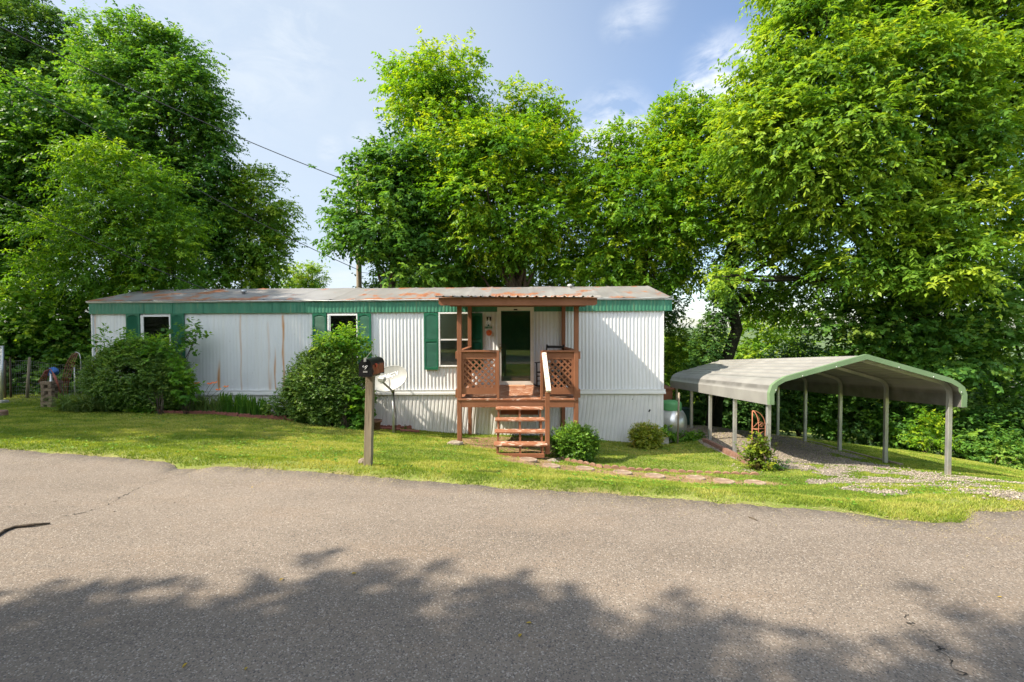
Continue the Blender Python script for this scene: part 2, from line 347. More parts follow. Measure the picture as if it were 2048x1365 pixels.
def root_of(o):
    while o.parent: o = o.parent
    return o
def tag(o, label=None, cat=None, group=None, kind=None):
    for k, v in (('label', label), ('category', cat), ('group', group), ('kind', kind)):
        if v: o[k] = v
    return o
def thing(name, loc, label, cat, group=None, rz=0, rot=None):
    o = bpy.data.objects.new(name, None); o.empty_display_size = .2; COL.objects.link(o)
    o.location = loc; o.rotation_euler = rot if rot else (0, 0, rz); return tag(o, label, cat, group)
def mesh_obj(name, me, mat, parent=None, origin=None):
    o = bpy.data.objects.new(name, me); COL.objects.link(o)
    me.materials.append(MATS[mat])
    if parent is not None: o.parent = parent
    if origin is not None: o.location = origin
    return o
def build(mb, name, mat, parent=None, world=True, origin=None, label=None, recalc=True):
    off = Vector((0, 0, 0))
    if parent is not None and world: off = Vector(root_of(parent).location)
    if origin is not None: off = Vector(origin)
    me = bpy.data.meshes.new(name)
    me.from_pydata([(p[0] - off[0], p[1] - off[1], p[2] - off[2]) for p in mb.v], [], mb.f)
    me.polygons.foreach_set('use_smooth', mb.sm)
    if recalc and len(mb.f) < 60000:
        bm = bmesh.new(); bm.from_mesh(me); bmesh.ops.recalc_face_normals(bm, faces=bm.faces); bm.to_mesh(me); bm.free()
    o = mesh_obj(name, me, mat, parent, origin)
    if label: o['label'] = label
    return o
def np_mesh(name, V, F, attrs=None, smooth=False):
    """V (n,3) array, F (m,k) array of k-gons"""
    me = bpy.data.meshes.new(name); n, k = F.shape
    me.vertices.add(len(V)); me.vertices.foreach_set('co', np.ascontiguousarray(V, dtype=np.float32).ravel())
    me.loops.add(n * k); me.loops.foreach_set('vertex_index', np.ascontiguousarray(F, dtype=np.int32).ravel())
    me.polygons.add(n); me.polygons.foreach_set('loop_start', np.arange(0, n * k, k, dtype=np.int32)); me.polygons.foreach_set('loop_total', np.full(n, k, dtype=np.int32))
    if smooth: me.polygons.foreach_set('use_smooth', np.ones(n, dtype=bool))
    me.update(calc_edges=True)
    for nm, arr in (attrs or {}).items():
        a = me.attributes.new(nm, 'FLOAT', 'POINT'); a.data.foreach_set('value', np.ascontiguousarray(arr, dtype=np.float32))
    return me
def copy_tree(o, parent=None):
    c = o.copy(); COL.objects.link(c)
    if parent is not None: c.parent = parent
    for ch in list(o.children): copy_tree(ch, c)
    return c
def unit(a): return a / np.maximum(np.linalg.norm(a, axis=-1, keepdims=True), 1e-9)

def leaves_mesh(name, b, d, nrm, L, W, tint, fold=.0):
    s = unit(np.cross(d, nrm)); n = len(b)
    L = L[:, None]; W = W[:, None]; up = unit(np.cross(s, d))
    V = np.empty((n, 4, 3)); V[:, 0] = b; V[:, 1] = b + d * L * .42 + s * W * .5 + up * L * .05; V[:, 2] = b + d * L - up * L * .08; V[:, 3] = b + d * L * .42 - s * W * .5 + up * L * .05
    return np_mesh(name, V.reshape(-1, 3), np.arange(n * 4).reshape(n, 4), {'tint': np.repeat(np.clip(tint, 0, 1), 4)})
def vnoise(x, y, s=1.0, seed=0):
    """cheap smooth value noise on arrays, 0..1"""
    x = np.asarray(x) * s; y = np.asarray(y) * s
    def h(i, j):
        v = np.sin(i * 127.1 + j * 311.7 + seed * 74.7) * 43758.5453; return v - np.floor(v)
    i = np.floor(x); j = np.floor(y); fx = x - i; fy = y - j; fx = fx * fx * (3 - 2 * fx); fy = fy * fy * (3 - 2 * fy)
    return (h(i, j) * (1 - fx) + h(i + 1, j) * fx) * (1 - fy) + (h(i, j + 1) * (1 - fx) + h(i + 1, j + 1) * fx) * fy
def fnoise(x, y, s=1.0, seed=0, o=4):
    t = 0; a = .5; w = 0
    for k in range(o): t = t + a * vnoise(x, y, s * 2 ** k, seed + k * 3); w += a; a *= .55
    return t / w
def sstep(x, a, b):
    t = np.clip((x - a) / (b - a), 0, 1); return t * t * (3 - 2 * t)

# ------------------------------------------------------------------ terrain
EDGE_PX = [(0, 897), (83, 905.5), (174, 912), (265, 918), (330, 925), (358, 938), (393, 941), (430, 935), (497, 937), (579, 943), (690, 949), (782, 959), (868, 965), (954, 973), (1033, 978),
           (1170, 986), (1268, 994), (1380, 1001), (1466, 1010), (1583, 1016), (1662, 1022), (1740, 1034), (1838, 1044), (1916, 1045), (1936, 1040), (1946, 1024), (2048, 1021)]
EW = [(-80, 22.0), (-30, 11.2), (-9.0, 6.5)] + [tuple(PZ(px, py)[:2]) for px, py in EDGE_PX] + [(5.8, 3.75), (8, 3.4), (30, -1.5), (90, -14.0)]
EWX = np.array([e[0] for e in EW]); EWY = np.array([e[1] for e in EW])
def edge_y(x): return np.interp(x, EWX, EWY)
CTRL = [(919, 888, 10.0), (1040, 914, 8.9), (1290, 887, 12.5), (1180, 879, 12.5), (1085, 873, 12.5), (910, 867, 12.6), (800, 857, 12.6), (600, 840, 12.0), (430, 827, 12.0), (250, 821, 11.8), (103, 815, 11.8),
        (0, 800, 12.8), (100, 801, 13.0), (1345, 884, 13.3), (1902, 950, 8.6), (1780, 927, 10.2), (1688, 903, 11.84), (1617, 884, 13.46), (1563, 873, 15.1), (1538, 927, 8.9), (1465, 908, 10.5), (1412, 881, 12.1),
        (1372, 857, 13.7), (1150, 921, 9.4), (1292, 897, 11.7), (1057, 922, 8.1), (1170, 940, 7.9), (1245, 948, 7.7), (1310, 955, 7.5), (1390, 960, 7.3), (1448, 965, 7.1), (1510, 969, 6.9), (1850, 907, 13.6), (2048, 943, 12.3)]
cp = [tuple(P(*c)) for c in CTRL]
for x in np.arange(-30, 30.1, 1.2 if False else 2.0): cp.append((x, float(edge_y(x)), 0.0))
for x in (-6, -4, -2, 0, 2, 3.5): cp.append((x, float(edge_y(x)), 0.0))
for q in [(-14, 13, -.35), (-20, 13, -.2), (-22, 8, .1), (-30, 20, .5), (-12, 18, -.5), (-4, 18, -1.3), (3, 18, -2.1), (8, 20, -2.6), (15, 18, -3.2), (18, 12, -3.2), (16, 6, -1.7), (25, 8, -2.8), (22, 22, -4.2), (0, 28, -3.0), (-15, 28, -1.2),
          (12, 30, -4.5), (0, 60, -9), (-30, 60, -4), (30, 60, -10), (60, 60, -12), (-60, 60, 0), (0, 110, -13), (60, 120, -14), (-60, 120, -6), (110, 110, -14), (60, 15, -8), (-60, 30, 2)]: cp.append(q)
cp = np.array(cp)
def _phi(r): return np.sqrt(r * r + .25)
_D = np.linalg.norm(cp[:, None, :2] - cp[None, :, :2], axis=-1); _n = len(cp)
_A = np.zeros((_n + 3, _n + 3)); _A[:_n, :_n] = _phi(_D) - 0.04 * np.eye(_n) ; _A[:_n, _n] = 1; _A[:_n, _n + 1:] = cp[:, :2]; _A[_n:, :_n] = _A[:_n, _n:].T
_W = np.linalg.solve(_A, np.concatenate([cp[:, 2], [0, 0, 0]]))
def ground_z(x, y):
    x = np.atleast_1d(np.asarray(x, float)); y = np.atleast_1d(np.asarray(y, float)); sh = x.shape; x = x.ravel(); y = y.ravel(); out = np.empty(len(x))
    for i in range(0, len(x), 50000):
        xx = x[i:i + 50000]; yy = y[i:i + 50000]
        r = np.sqrt((xx[:, None] - cp[None, :, 0]) ** 2 + (yy[:, None] - cp[None, :, 1]) ** 2)
        out[i:i + 50000] = _phi(r) @ _W[:_n] + _W[_n] + _W[_n + 1] * xx + _W[_n + 2] * yy
    d = y - edge_y(x); s = sstep(d, .05, 1.0); lip = .012 * sstep(d, .0, .12)
    h = np.where(d < 0, -.05 * sstep(-d, 0, .06), (1 - s) * lip + s * out)
    far = sstep(-d, 8.5, 11)
    h = h * (1 - far) + far * .02
    return h.reshape(sh)
def gz(x, y): return float(ground_z(x, y)[0])
def G(px, py, Y=None):
    """point of the ground under a pixel: march along its ray"""
    d = pdir(px, py); t = np.arange(1.5, 60, .02); x = d[0] * t; y = d[1] * t; z = CAMZ + d[2] * t
    g = ground_z(x, y); k = int(np.argmax(z <= g)); return Vector((x[k], y[k], g[k]))

# carport frame (needed for the gravel pad)
CU = Vector((.0837, .9965, 0)); CV = Vector((-.9965, .0837, 0)); CR = Vector((8.30, 8.60, 0)); CW = 3.30; CSL = -.074
def CP(s, w, z=0): return Vector((CR.x + CU.x * s + CV.x * w, CR.y + CU.y * s + CV.y * w, CAMZ + z + CSL * s))
def to_sw(x, y):
    dx = x - CR.x; dy = y - CR.y; return dx * CU.x + dy * CU.y, dx * CV.x + dy * CV.y
def gravel_mask(x, y):
    s, w = to_sw(x, y)
    n = fnoise(x, y, 1.1, 5, 5); n2 = fnoise(x, y, 3.3, 9, 4)
    left = 3.62 + .05 * np.sin(s * 3)
    pad = sstep(s, -.4, .6) * sstep(left - w, -.02, .05) * sstep(w, -.25, .35) * sstep(7.4 - s, 0, .4)
    # rougher towards the right front, where turf has grown through
    pad *= 1 - .75 * sstep(n, .46, .56) * sstep(4.0 - s, 0, 2.5) * sstep(2.2 - w, 0, 1.5)
    d = y - edge_y(x)
    apron = sstep(x, 3.6, 4.8) * sstep(d, .05, .3) * sstep(.6 - s, 0, .8) * sstep(11.5 - x, 0, 2.5)
    # two wheel tracks of gravel run from the road to the pad
    track = np.exp(-((x - (4.6 + .62 * (y - 3.7))) / .55) ** 2) + .8 * np.exp(-((x - (3.4 + .55 * (y - 3.7))) / .42) ** 2) * sstep(d, .5, 1.2)
    nearroad = sstep(x, 3.8, 4.3) * sstep(.95 - d, 0, .35)
    n3 = fnoise(x, y, 1.9, 77, 4); ap = apron * (np.clip(track * .8 + nearroad * 1.0, 0, 1.1) * (.45 + 1.6 * (n2 - .35)) + .75 * sstep(n3, .52, .62))
    return np.maximum(pad * (.8 + .6 * (n2 - .4)), ap * .95)
# stepping-stone path
STONE_PX = [(1057, 922, 36), (1103, 935, 36), (1170, 940, 37), (1245, 948, 38), (1310, 955, 39), (1391, 959, 37), (1448, 966, 40), (1510, 969, 40)]
STONES = [G(px, py) for px, py, _ in STONE_PX]
def poly_dist(x, y, pts):
    best = np.full(np.shape(x), 1e9)
    for a, b in zip(pts[:-1], pts[1:]):
        dx, dy = b[0] - a[0], b[1] - a[1]; L = dx * dx + dy * dy
        t = np.clip(((x - a[0]) * dx + (y - a[1]) * dy) / L, 0, 1)
        best = np.minimum(best, np.hypot(x - a[0] - t * dx, y - a[1] - t * dy))
    return best
PATHPTS = [(p.x, p.y) for p in STONES]
def dirt_mask(x, y):
    n = fnoise(x, y, 2.2, 21, 4) - .5
    a = sstep(.62 - poly_dist(x, y, PATHPTS) + n * .5, 0, .22)
    b = sstep(1.25 - np.hypot((x + .15) / 1.25, (y - 10.9) / 1.25) + n * .5, 0, .3)      # under the porch
    c = sstep(.75 - np.hypot((x - .35), (y - 8.9)) + n * .5, 0, .25)
    e = sstep(.35 - np.hypot((x - 8.35), (y - 8.4)) + n * .4, 0, .2)
    f = .8 * sstep(.42 - np.hypot((x - 5.0), (y - 8.5)) + n * .4, 0, .2)
    d = y - edge_y(x); g = .6 * sstep(.10 + n * .45 - d, 0, .20) * (d > -.1)
    return np.clip(np.maximum.reduce([a, b, c, e, f, g]), 0, 1)

BED_L = [G(130, 818), G(300, 826), G(430, 829), G(560, 838), G(650, 850), G(740, 857), G(835, 860)]
def bed_front(x): return np.interp(x, [p.x for p in BED_L], [p.y for p in BED_L])
def wall_y(x): return 12.75 - (x + 11.73) * .0157
def bed_mask(x, y):
    n = fnoise(x, y, 3, 31, 3) - .5
    return ((x > BED_L[0].x) & (x < BED_L[-1].x) & (y > bed_front(x) + n * .1) & (y < wall_y(x) + .3)).astype(float)

def make_terrain():
    def axis(lo, a, b, hi, st):
        mid = list(np.arange(a, b, st)); o = [a]; k = st
        while o[-1] > lo: k *= 1.22; o.append(o[-1] - k)
        p = [b]; k = st
        while p[-1] < hi: k *= 1.22; p.append(p[-1] + k)
        return np.array(sorted(set(o[1:] + mid + p)))
    xs = axis(-140, -13, 14, 200, .12); ys = axis(-60, 3, 17, 190, .10)
    X, Y = np.meshgrid(xs, ys); Z = ground_z(X, Y)
    d = Y - edge_y(X)
    Z = Z + (fnoise(X, Y, 1.3, 2, 4) - .5) * .05 * sstep(d, .3, 1.5)
    V = np.stack([X.ravel(), Y.ravel(), Z.ravel()], 1); nx = len(xs); ny = len(ys)
    I = (np.arange(ny - 1)[:, None] * nx + np.arange(nx - 1)[None, :]).ravel()
    F = np.stack([I, I + 1, I + nx + 1, I + nx], 1)
    me = np_mesh('ground', V, F, {'dirt': dirt_mask(V[:, 0], V[:, 1])}, True)
    tag(mesh_obj('ground', me, 'turf_soil'), 'grassy yard sloping down from the road', None, None, 'structure')
    # road sheet with a ragged verge
    xx = np.concatenate([np.arange(-80, -10, 2.), np.arange(-10, 8, .035), np.arange(8, 91, 2.)])
    e = edge_y(xx) + (fnoise(xx, xx * 0, 6, 3, 4) - .5) * .10 * (np.abs(xx) < 12) + (fnoise(xx, xx * 0, 25, 4, 2) - .5) * .035 * (np.abs(xx) < 12) + .02
    offs = [0, .02, .3, 1, 2.5, 4.5, 6.2, 7.4]
    rows = []
    for k, o in enumerate(offs):
        z = -.035 if k == 0 else .004
        rows.append(np.stack([xx, e - o, np.full_like(xx, z)], 1))
    V = np.concatenate(rows); n = len(xx); m = len(offs)
    I = (np.arange(m - 1)[:, None] * n + np.arange(n - 1)[None, :]).ravel(); F = np.stack([I, I + n, I + n + 1, I + 1], 1)
    road = tag(mesh_obj('road', np_mesh('road', V, F, None, True), 'asphalt'), 'worn grey asphalt road across the foreground', None, None, 'structure')
    # hairline cracks in the asphalt
    def crack(pts, w, seed):
        rs = np.random.RandomState(seed); P0 = [PZ(*p) for p in pts]; path = []
        for a, b in zip(P0[:-1], P0[1:]):
            for t in np.linspace(0, 1, 14, endpoint=False): path.append(a.lerp(b, t))
        path.append(P0[-1]); mb = MB(); L = []; Rr = []
        for i, p in enumerate(path):
            j = Vector((rs.randn() * .012, rs.randn() * .014, 0)); ww = w * (.35 + rs.rand()) * min(1, i / 4, (len(path) - 1 - i) / 4 + .1)
            L.append((p.x + j.x, p.y + j.y + ww, .0065)); Rr.append((p.x + j.x, p.y + j.y - ww, .0065))
        mb.sheet([L, Rr], False); return mb
    pmat('crack_dark', (.03, .027, .024), rough=1)
    for pts, w, sd in (([(112, 1040), (200, 1018), (262, 985), (292, 970), (360, 950)], .005, 1), ([(1800, 1218), (1835, 1262), (1880, 1300), (1925, 1362)], .004, 2)):
        build(crack(pts, w, sd), 'crack', 'crack_dark', road, world=False)
    # gravel, dirt-path and bed sheets: fine cells kept where the mask says so
    def patch(name, x0, x1, y0, y1, st, mask, mat, lift, label, thr=.42):
        xs = np.arange(x0, x1, st); ys = np.arange(y0, y1, st); X, Y = np.meshgrid(xs, ys); M = mask(X, Y)
        Z = ground_z(X, Y) + (fnoise(X, Y, 1.3, 2, 4) - .5) * .05 * sstep(Y - edge_y(X), .3, 1.5) + lift + (fnoise(X, Y, 9, 8, 2) - .5) * .006
        nx = len(xs); ny = len(ys); keep = (M[:-1, :-1] + M[1:, 1:] + M[1:, :-1] + M[:-1, 1:]) / 4 > thr
        jj, ii = np.nonzero(keep); I = jj * nx + ii; F = np.stack([I, I + 1, I + nx + 1, I + nx], 1)
        used = np.unique(F); rm = np.zeros(nx * ny, int); rm[used] = np.arange(len(used))
        V = np.stack([X.ravel(), Y.ravel(), Z.ravel()], 1)[used]; V[:, :2] += RS.randn(len(V), 2) * st * .2
        o = mesh_obj(name, np_mesh(name, V, rm[F], None, True), mat); tag(o, label, None, None, 'structure'); return o
    patch('gravel_driveway', 3.2, 13.5, 3.4, 16.2, .05, gravel_mask, 'gravel_bed', .007, 'pale gravel driveway and carport floor with turf growing through')
    patch('mulch_bed', BED_L[0].x, BED_L[-1].x, 9.5, 13.1, .06, bed_mask, 'bed_mulch', .02, 'dark mulch bed along the front of the mobile home', .3)
make_terrain()

def make_grass():
    N = 620000
    x = np.concatenate([RS.uniform(-13.5, 14, N // 2), RS.uniform(-1, 1, N - N // 2)])
    y = np.empty(N); y[:N // 2] = RS.uniform(3.3, 15, N // 2)
    yy = 3.5 + 10.5 * RS.rand(N - N // 2) ** 1.7; y[N // 2:] = yy; x[N // 2:] *= yy * 1.18
    d = y - edge_y(x)
    gm = gravel_mask(x, y); dm = dirt_mask(x, y)
    keep = (d > -.14 + .34 * fnoise(x, y, 2.2, 44, 5)) & ((d > .35) | (RS.rand(N) < .35 + 1.9 * (fnoise(x, y, 5, 45, 3) - .25))) & (RS.rand(N) > np.maximum(sstep(gm, .22, .6) * .90, dm * .90)) & (bed_mask(x, y) < .5)
    keep &= ~((y > wall_y(x) - .02) & (x > -11.8) & (x < 4.2))
    keep &= ~((np.abs(x) > 3) & (d > 12))
    x = x[keep]; y = y[keep]; d = d[keep]; n = len(x)
    z = ground_z(x, y) + (fnoise(x, y, 1.3, 2, 4) - .5) * .05 * sstep(d, .3, 1.5)
    tall = fnoise(x, y, .8, 51, 4); verge = np.exp(-(d / .35) ** 2)
    h = (.010 + .016 * tall + .004 * verge + .008 * RS.rand(n)) * (.75 + .05 * y)
    w = .0045 + .0011 * y; a = RS.rand(n) * 6.283; lean = RS.randn(n, 2) * .6 * h[:, None]
    ca = np.cos(a) * w / 2; sa = np.sin(a) * w / 2
    V = np.empty((n, 3, 3)); V[:, 0] = np.stack([x - ca, y - sa, z - .006], 1); V[:, 1] = np.stack([x + ca, y + sa, z - .006], 1)
    V[:, 2] = np.stack([x + lean[:, 0], y + lean[:, 1], z + h], 1)
    big = fnoise(x, y, .55, 61, 5); mid = fnoise(x, y, 2.6, 62, 4)
    fin = fnoise(x, y, 9, 63, 3); t = np.clip(.46 + (big - .5) * 1.5 + (mid - .5) * 1.4 + (fin - .5) * .7 + RS.randn(n) * .18 - .05 * verge, 0, 1)
    F = np.arange(n * 3).reshape(n, 3)
    me = np_mesh('grass', V.reshape(-1, 3), F, {'tint': np.repeat(t, 3)})
    tag(mesh_obj('grass', me, 'grass_blade'), 'short mown grass of the front yard', 'grass', None, 'stuff')
    # dry clippings blown on to the road edge
    N = 9000; x = RS.uniform(-7.2, 6, N); e = RS.exponential(.16, N); y = edge_y(x) - e + .05; k = (RS.rand(N) < .25 + .9 * (fnoise(x, y, 1.3, 88, 3) > .52)) ; x = x[k]; y = y[k]; n = len(x)
    a = RS.rand(n) * 6.28; L = .008 + .016 * RS.rand(n); w = .0022
    V = np.empty((n, 3, 3)); V[:, 0] = np.stack([x + np.sin(a) * w, y - np.cos(a) * w, np.full(n, .008)], 1); V[:, 1] = np.stack([x - np.sin(a) * w, y + np.cos(a) * w, np.full(n, .008)], 1); V[:, 2] = np.stack([x + np.cos(a) * L, y + np.sin(a) * L, .008 + .006 * RS.rand(n)], 1)
    pmat('straw', (.34, .27, .13), (.42, .36, .2), 30, rough=.9)
    tag(mesh_obj('grass_clippings', np_mesh('grass_clippings', V.reshape(-1, 3), np.arange(n * 3).reshape(n, 3)), 'straw'), 'dry grass clippings blown along the edge of the road', 'grass clippings', None, 'stuff')
    # broad-leaved lawn weeds
    N = 5200; x = RS.uniform(-9, 12, N); y = RS.uniform(3.8, 14, N); d = y - edge_y(x); k = (d > .15) & (fnoise(x, y, 1.7, 91, 4) + .12 * RS.randn(N) > .56) & (gravel_mask(x, y) < .45) & (bed_mask(x, y) < .5) & ~((y > wall_y(x) - .02) & (x > -11.8) & (x < 4.2)); x = x[k]; y = y[k]; n = len(x)
    z = ground_z(x, y) + (fnoise(x, y, 1.3, 2, 4) - .5) * .05 * sstep(y - edge_y(x), .3, 1.5) + .012; m = 5; a = (RS.rand(n, 1) * 6.28 + np.arange(m) * 1.2566)
    dv = np.stack([np.cos(a), np.sin(a), .55 + .3 * RS.rand(n, m)], -1).reshape(-1, 3); dv = unit(dv); b = np.repeat(np.stack([x, y, z], 1), m, 0); nm = unit(np.array([0, 0, 1.]) - dv * .6)
    me = leaves_mesh('lawn_weeds', b, dv, nm, .022 + .025 * RS.rand(n * m), .016 + .012 * RS.rand(n * m), np.clip(.5 + RS.randn(n * m) * .25, 0, 1))
    tag(mesh_obj('lawn_weeds', me, 'leaf_boxwood'), 'clover and broad-leaved weeds dotted through the lawn', 'weeds', None, 'stuff')
    # loose gravel
    N = 60000; x = RS.uniform(3.4, 13, N); y = RS.uniform(3.6, 15, N); gm = gravel_mask(x, y); k = RS.rand(N) < sstep(gm, .10, .6) * np.clip(9 / y, .3, 1) * .75
    x = x[k]; y = y[k]; n = len(x); r = (.007 + .012 * RS.rand(n) ** 2)
    z = ground_z(x, y) + (fnoise(x, y, 1.3, 2, 4) - .5) * .05 * sstep(y - edge_y(x), .3, 1.5) + .016
    o = np.array([(1, 0, 0), (0, 1, 0), (-1, 0, 0), (0, -1, 0), (0, 0, .7), (0, 0, -.7)], float)
    V = np.stack([x, y, z], 1)[:, None, :] + o[None] * r[:, None, None] * (1 + RS.uniform(-.35, .35, (n, 6, 1)))
    f = np.array([(0, 1, 4), (1, 2, 4), (2, 3, 4), (3, 0, 4), (1, 0, 5), (2, 1, 5), (3, 2, 5), (0, 3, 5)])
    F = (f[None] + (np.arange(n) * 6)[:, None, None]).reshape(-1, 3)
    me = np_mesh('loose_gravel', V.reshape(-1, 3), F, {'tint': np.repeat(RS.rand(n), 6)})
    tag(mesh_obj('loose_gravel', me, 'pebble'), 'loose pale gravel stones scattered over the driveway', 'gravel', None, 'stuff')
make_grass()

# ------------------------------------------------------------------ foliage engine
def sprays(pos, out, nl, tw, leafL, leafW, droop, tint, rs, jit=.35):
    """pos (N,3) twig bases, out (N,3) twig directions -> leaf arrays"""
    N = len(pos); up = np.array([0, 0, 1.]); side = unit(np.cross(out, up) + rs.randn(N, 3) * .15)
    t = (np.arange(nl) + .7) / nl; tw = np.asarray(tw).reshape(-1, 1, 1) * np.ones((N, 1, 1))
    b = pos[:, None] + out[:, None] * (t[None, :, None] * tw) - up * (droop * (t ** 2)[None, :, None] * tw)
    sg = np.where(np.arange(nl) % 2 == 0, 1., -1.)[None, :, None]
    d = unit(out[:, None] * .55 + side[:, None] * sg * .75 - up * (.25 + droop * .6) + rs.randn(N, nl, 3) * jit)
    nm = unit(up + out[:, None] * .35 + rs.randn(N, nl, 3) * .45)
    sc = (.7 + .5 * rs.rand(N, nl)); L = leafL * sc; W = leafW * sc
    tt = tint[:, None] + rs.randn(N, nl) * .10
    f = lambda a: a.reshape(-1, a.shape[-1])
    return f(b), f(d), f(nm), L.ravel(), W.ravel(), tt.ravel()
def crown_arrays(lobes, rs, tips=1.0, twigs=16, nl=9, tw=.42, leafL=.13, leafW=.06, droop=.35, flat=.5, spread=.47, inner=.28, tips_out=1.0, lumpy=.10):
    A = []
    for (c, r) in lobes:
        c = np.array(c, float); r = np.array(r, float)
        area = 4 * math.pi * ((r[0] * r[1]) ** 1.6 / 3 + (r[0] * r[2]) ** 1.6 / 3 + (r[1] * r[2]) ** 1.6 / 3) ** (1 / 1.6)
        nt = max(5, int(area * 2.1 * tips))
        u = unit(rs.randn(nt, 3)); ph = rs.rand(4) * 6.28
        lump = 1 + lumpy * (np.sin(u[:, 0] * 5 + ph[0]) + np.sin(u[:, 1] * 6 + ph[1]) + np.sin(u[:, 2] * 6 + ph[2]))
        rad = np.where(rs.rand(nt) < inner, rs.uniform(.3, .7, nt), rs.uniform(.78, 1.02, nt)) * lump
        tp = c + u * r * rad[:, None]
        spike = rs.rand(nt) < .08; tp[spike] += (u[spike] * .18 + np.array([0, 0, .10])) * tips_out
        ok = np.ones(nt, bool)
        for (c2, r2) in lobes:
            if c2 is c or np.allclose(c2, c): continue
            ok &= (((tp - np.array(c2)) / (np.array(r2) * .62)) ** 2).sum(1) > 1
        tp = tp[ok]; u = u[ok]; nt = len(tp)
        if nt == 0: continue
        tint = .45 + .23 * rs.randn(nt) + .08 * u[:, 2]
        sp = spread * (.6 + .8 * rs.rand(nt))
        k = twigs; off = rs.randn(nt, k, 3) * np.array([1, 1, flat]) * .62
        pos = tp[:, None] + off * sp[:, None, None]
        out = unit(u[:, None] * .75 + np.array([0, 0, .12]) + unit(off) * .55 + rs.randn(nt, k, 3) * .25)
        A.append(sprays(pos.reshape(-1, 3), out.reshape(-1, 3), nl, tw * (.6 + .7 * rs.rand(nt * k)), leafL, leafW, droop, np.repeat(tint, k) + rs.randn(nt * k) * .06, rs))
    return [np.concatenate([a[i] for a in A]) for i in range(6)]
def limb_path(a, b, rs, n=6, sag=.12):
    a = Vector(a); b = Vector(b); L = (b - a).length; out = []
    for i in range(n + 1):
        t = i / n; p = a.lerp(b, t); p.z += sag * L * math.sin(math.pi * t) * .6; 
        if 0 < i < n: p += Vector((rs.randn(), rs.randn(), rs.randn() * .5)) * L * .022
        out.append(p)
    return out
LEAFTOTAL = [0]
def make_tree(name, base, fork, lobes, label, mat, seed=1, r0=.22, trunkmat='bark', group=None, sub=2, cat='tree', **kw):
    rs = np.random.RandomState(seed); base = Vector(base); fork = Vector(fork); sh = kw.pop('shrink', .12)
    lobes = [(c, tuple(max(.55 * q, q - sh) for q in r)) for c, r in lobes]
    t = thing(name, base, label, cat, group)
    mb = MB(); pth = limb_path(base - Vector((0, 0, .3)), fork, rs, 6, 0); nr = len(pth)
    mb.tube(pth, [r0 * (1.25 if i == 0 else 1 - .45 * i / (nr - 1)) for i in range(nr)], 9)
    hz0 = base.z
    for (c, r) in lobes:
        c = Vector(c); k = rs.uniform(.55, 1.0); st = base.lerp(fork, k) if (fork - base).length > .5 else base
        p = limb_path(st, c, rs, 6, .10); rr = r0 * (.28 + .12 * rs.rand()); mb.tube(p, [rr * (1 - .8 * i / 6) + .012 for i in range(7)], 6)
        for q in range(sub):
            u = unit(rs.randn(3)); u[2] = abs(u[2]) * .7; e = c + Vector(u * np.array(r) * .85)
            s0 = p[3 + q % 3]; mb.tube(limb_path(s0, e, rs, 4, .05), [rr * .4 * (1 - .75 * i / 4) + .006 for i in range(5)], 4)
    build(mb, 'trunk', trunkmat, t, recalc=False)
    a = crown_arrays(lobes, rs, **kw); LEAFTOTAL[0] += len(a[0])
    a[0] = a[0] - np.array(base)
    mesh_obj('crown', leaves_mesh('crown', *a), mat, t)
    return t
def LB(Y, *items, dy=None):
    """lobes from (px,py,rx,ry[,dY]) at distance Y"""
    out = []
    for it in items:
        px, py, rx, ry = it[:4]; yy = Y + (it[4] if len(it) > 4 else 0)
        c = P(px, py, yy); out.append((tuple(c), (rx / FPX * yy, (rx + ry) * .5 / FPX * yy * (dy or .9), ry / FPX * yy)))
    return out

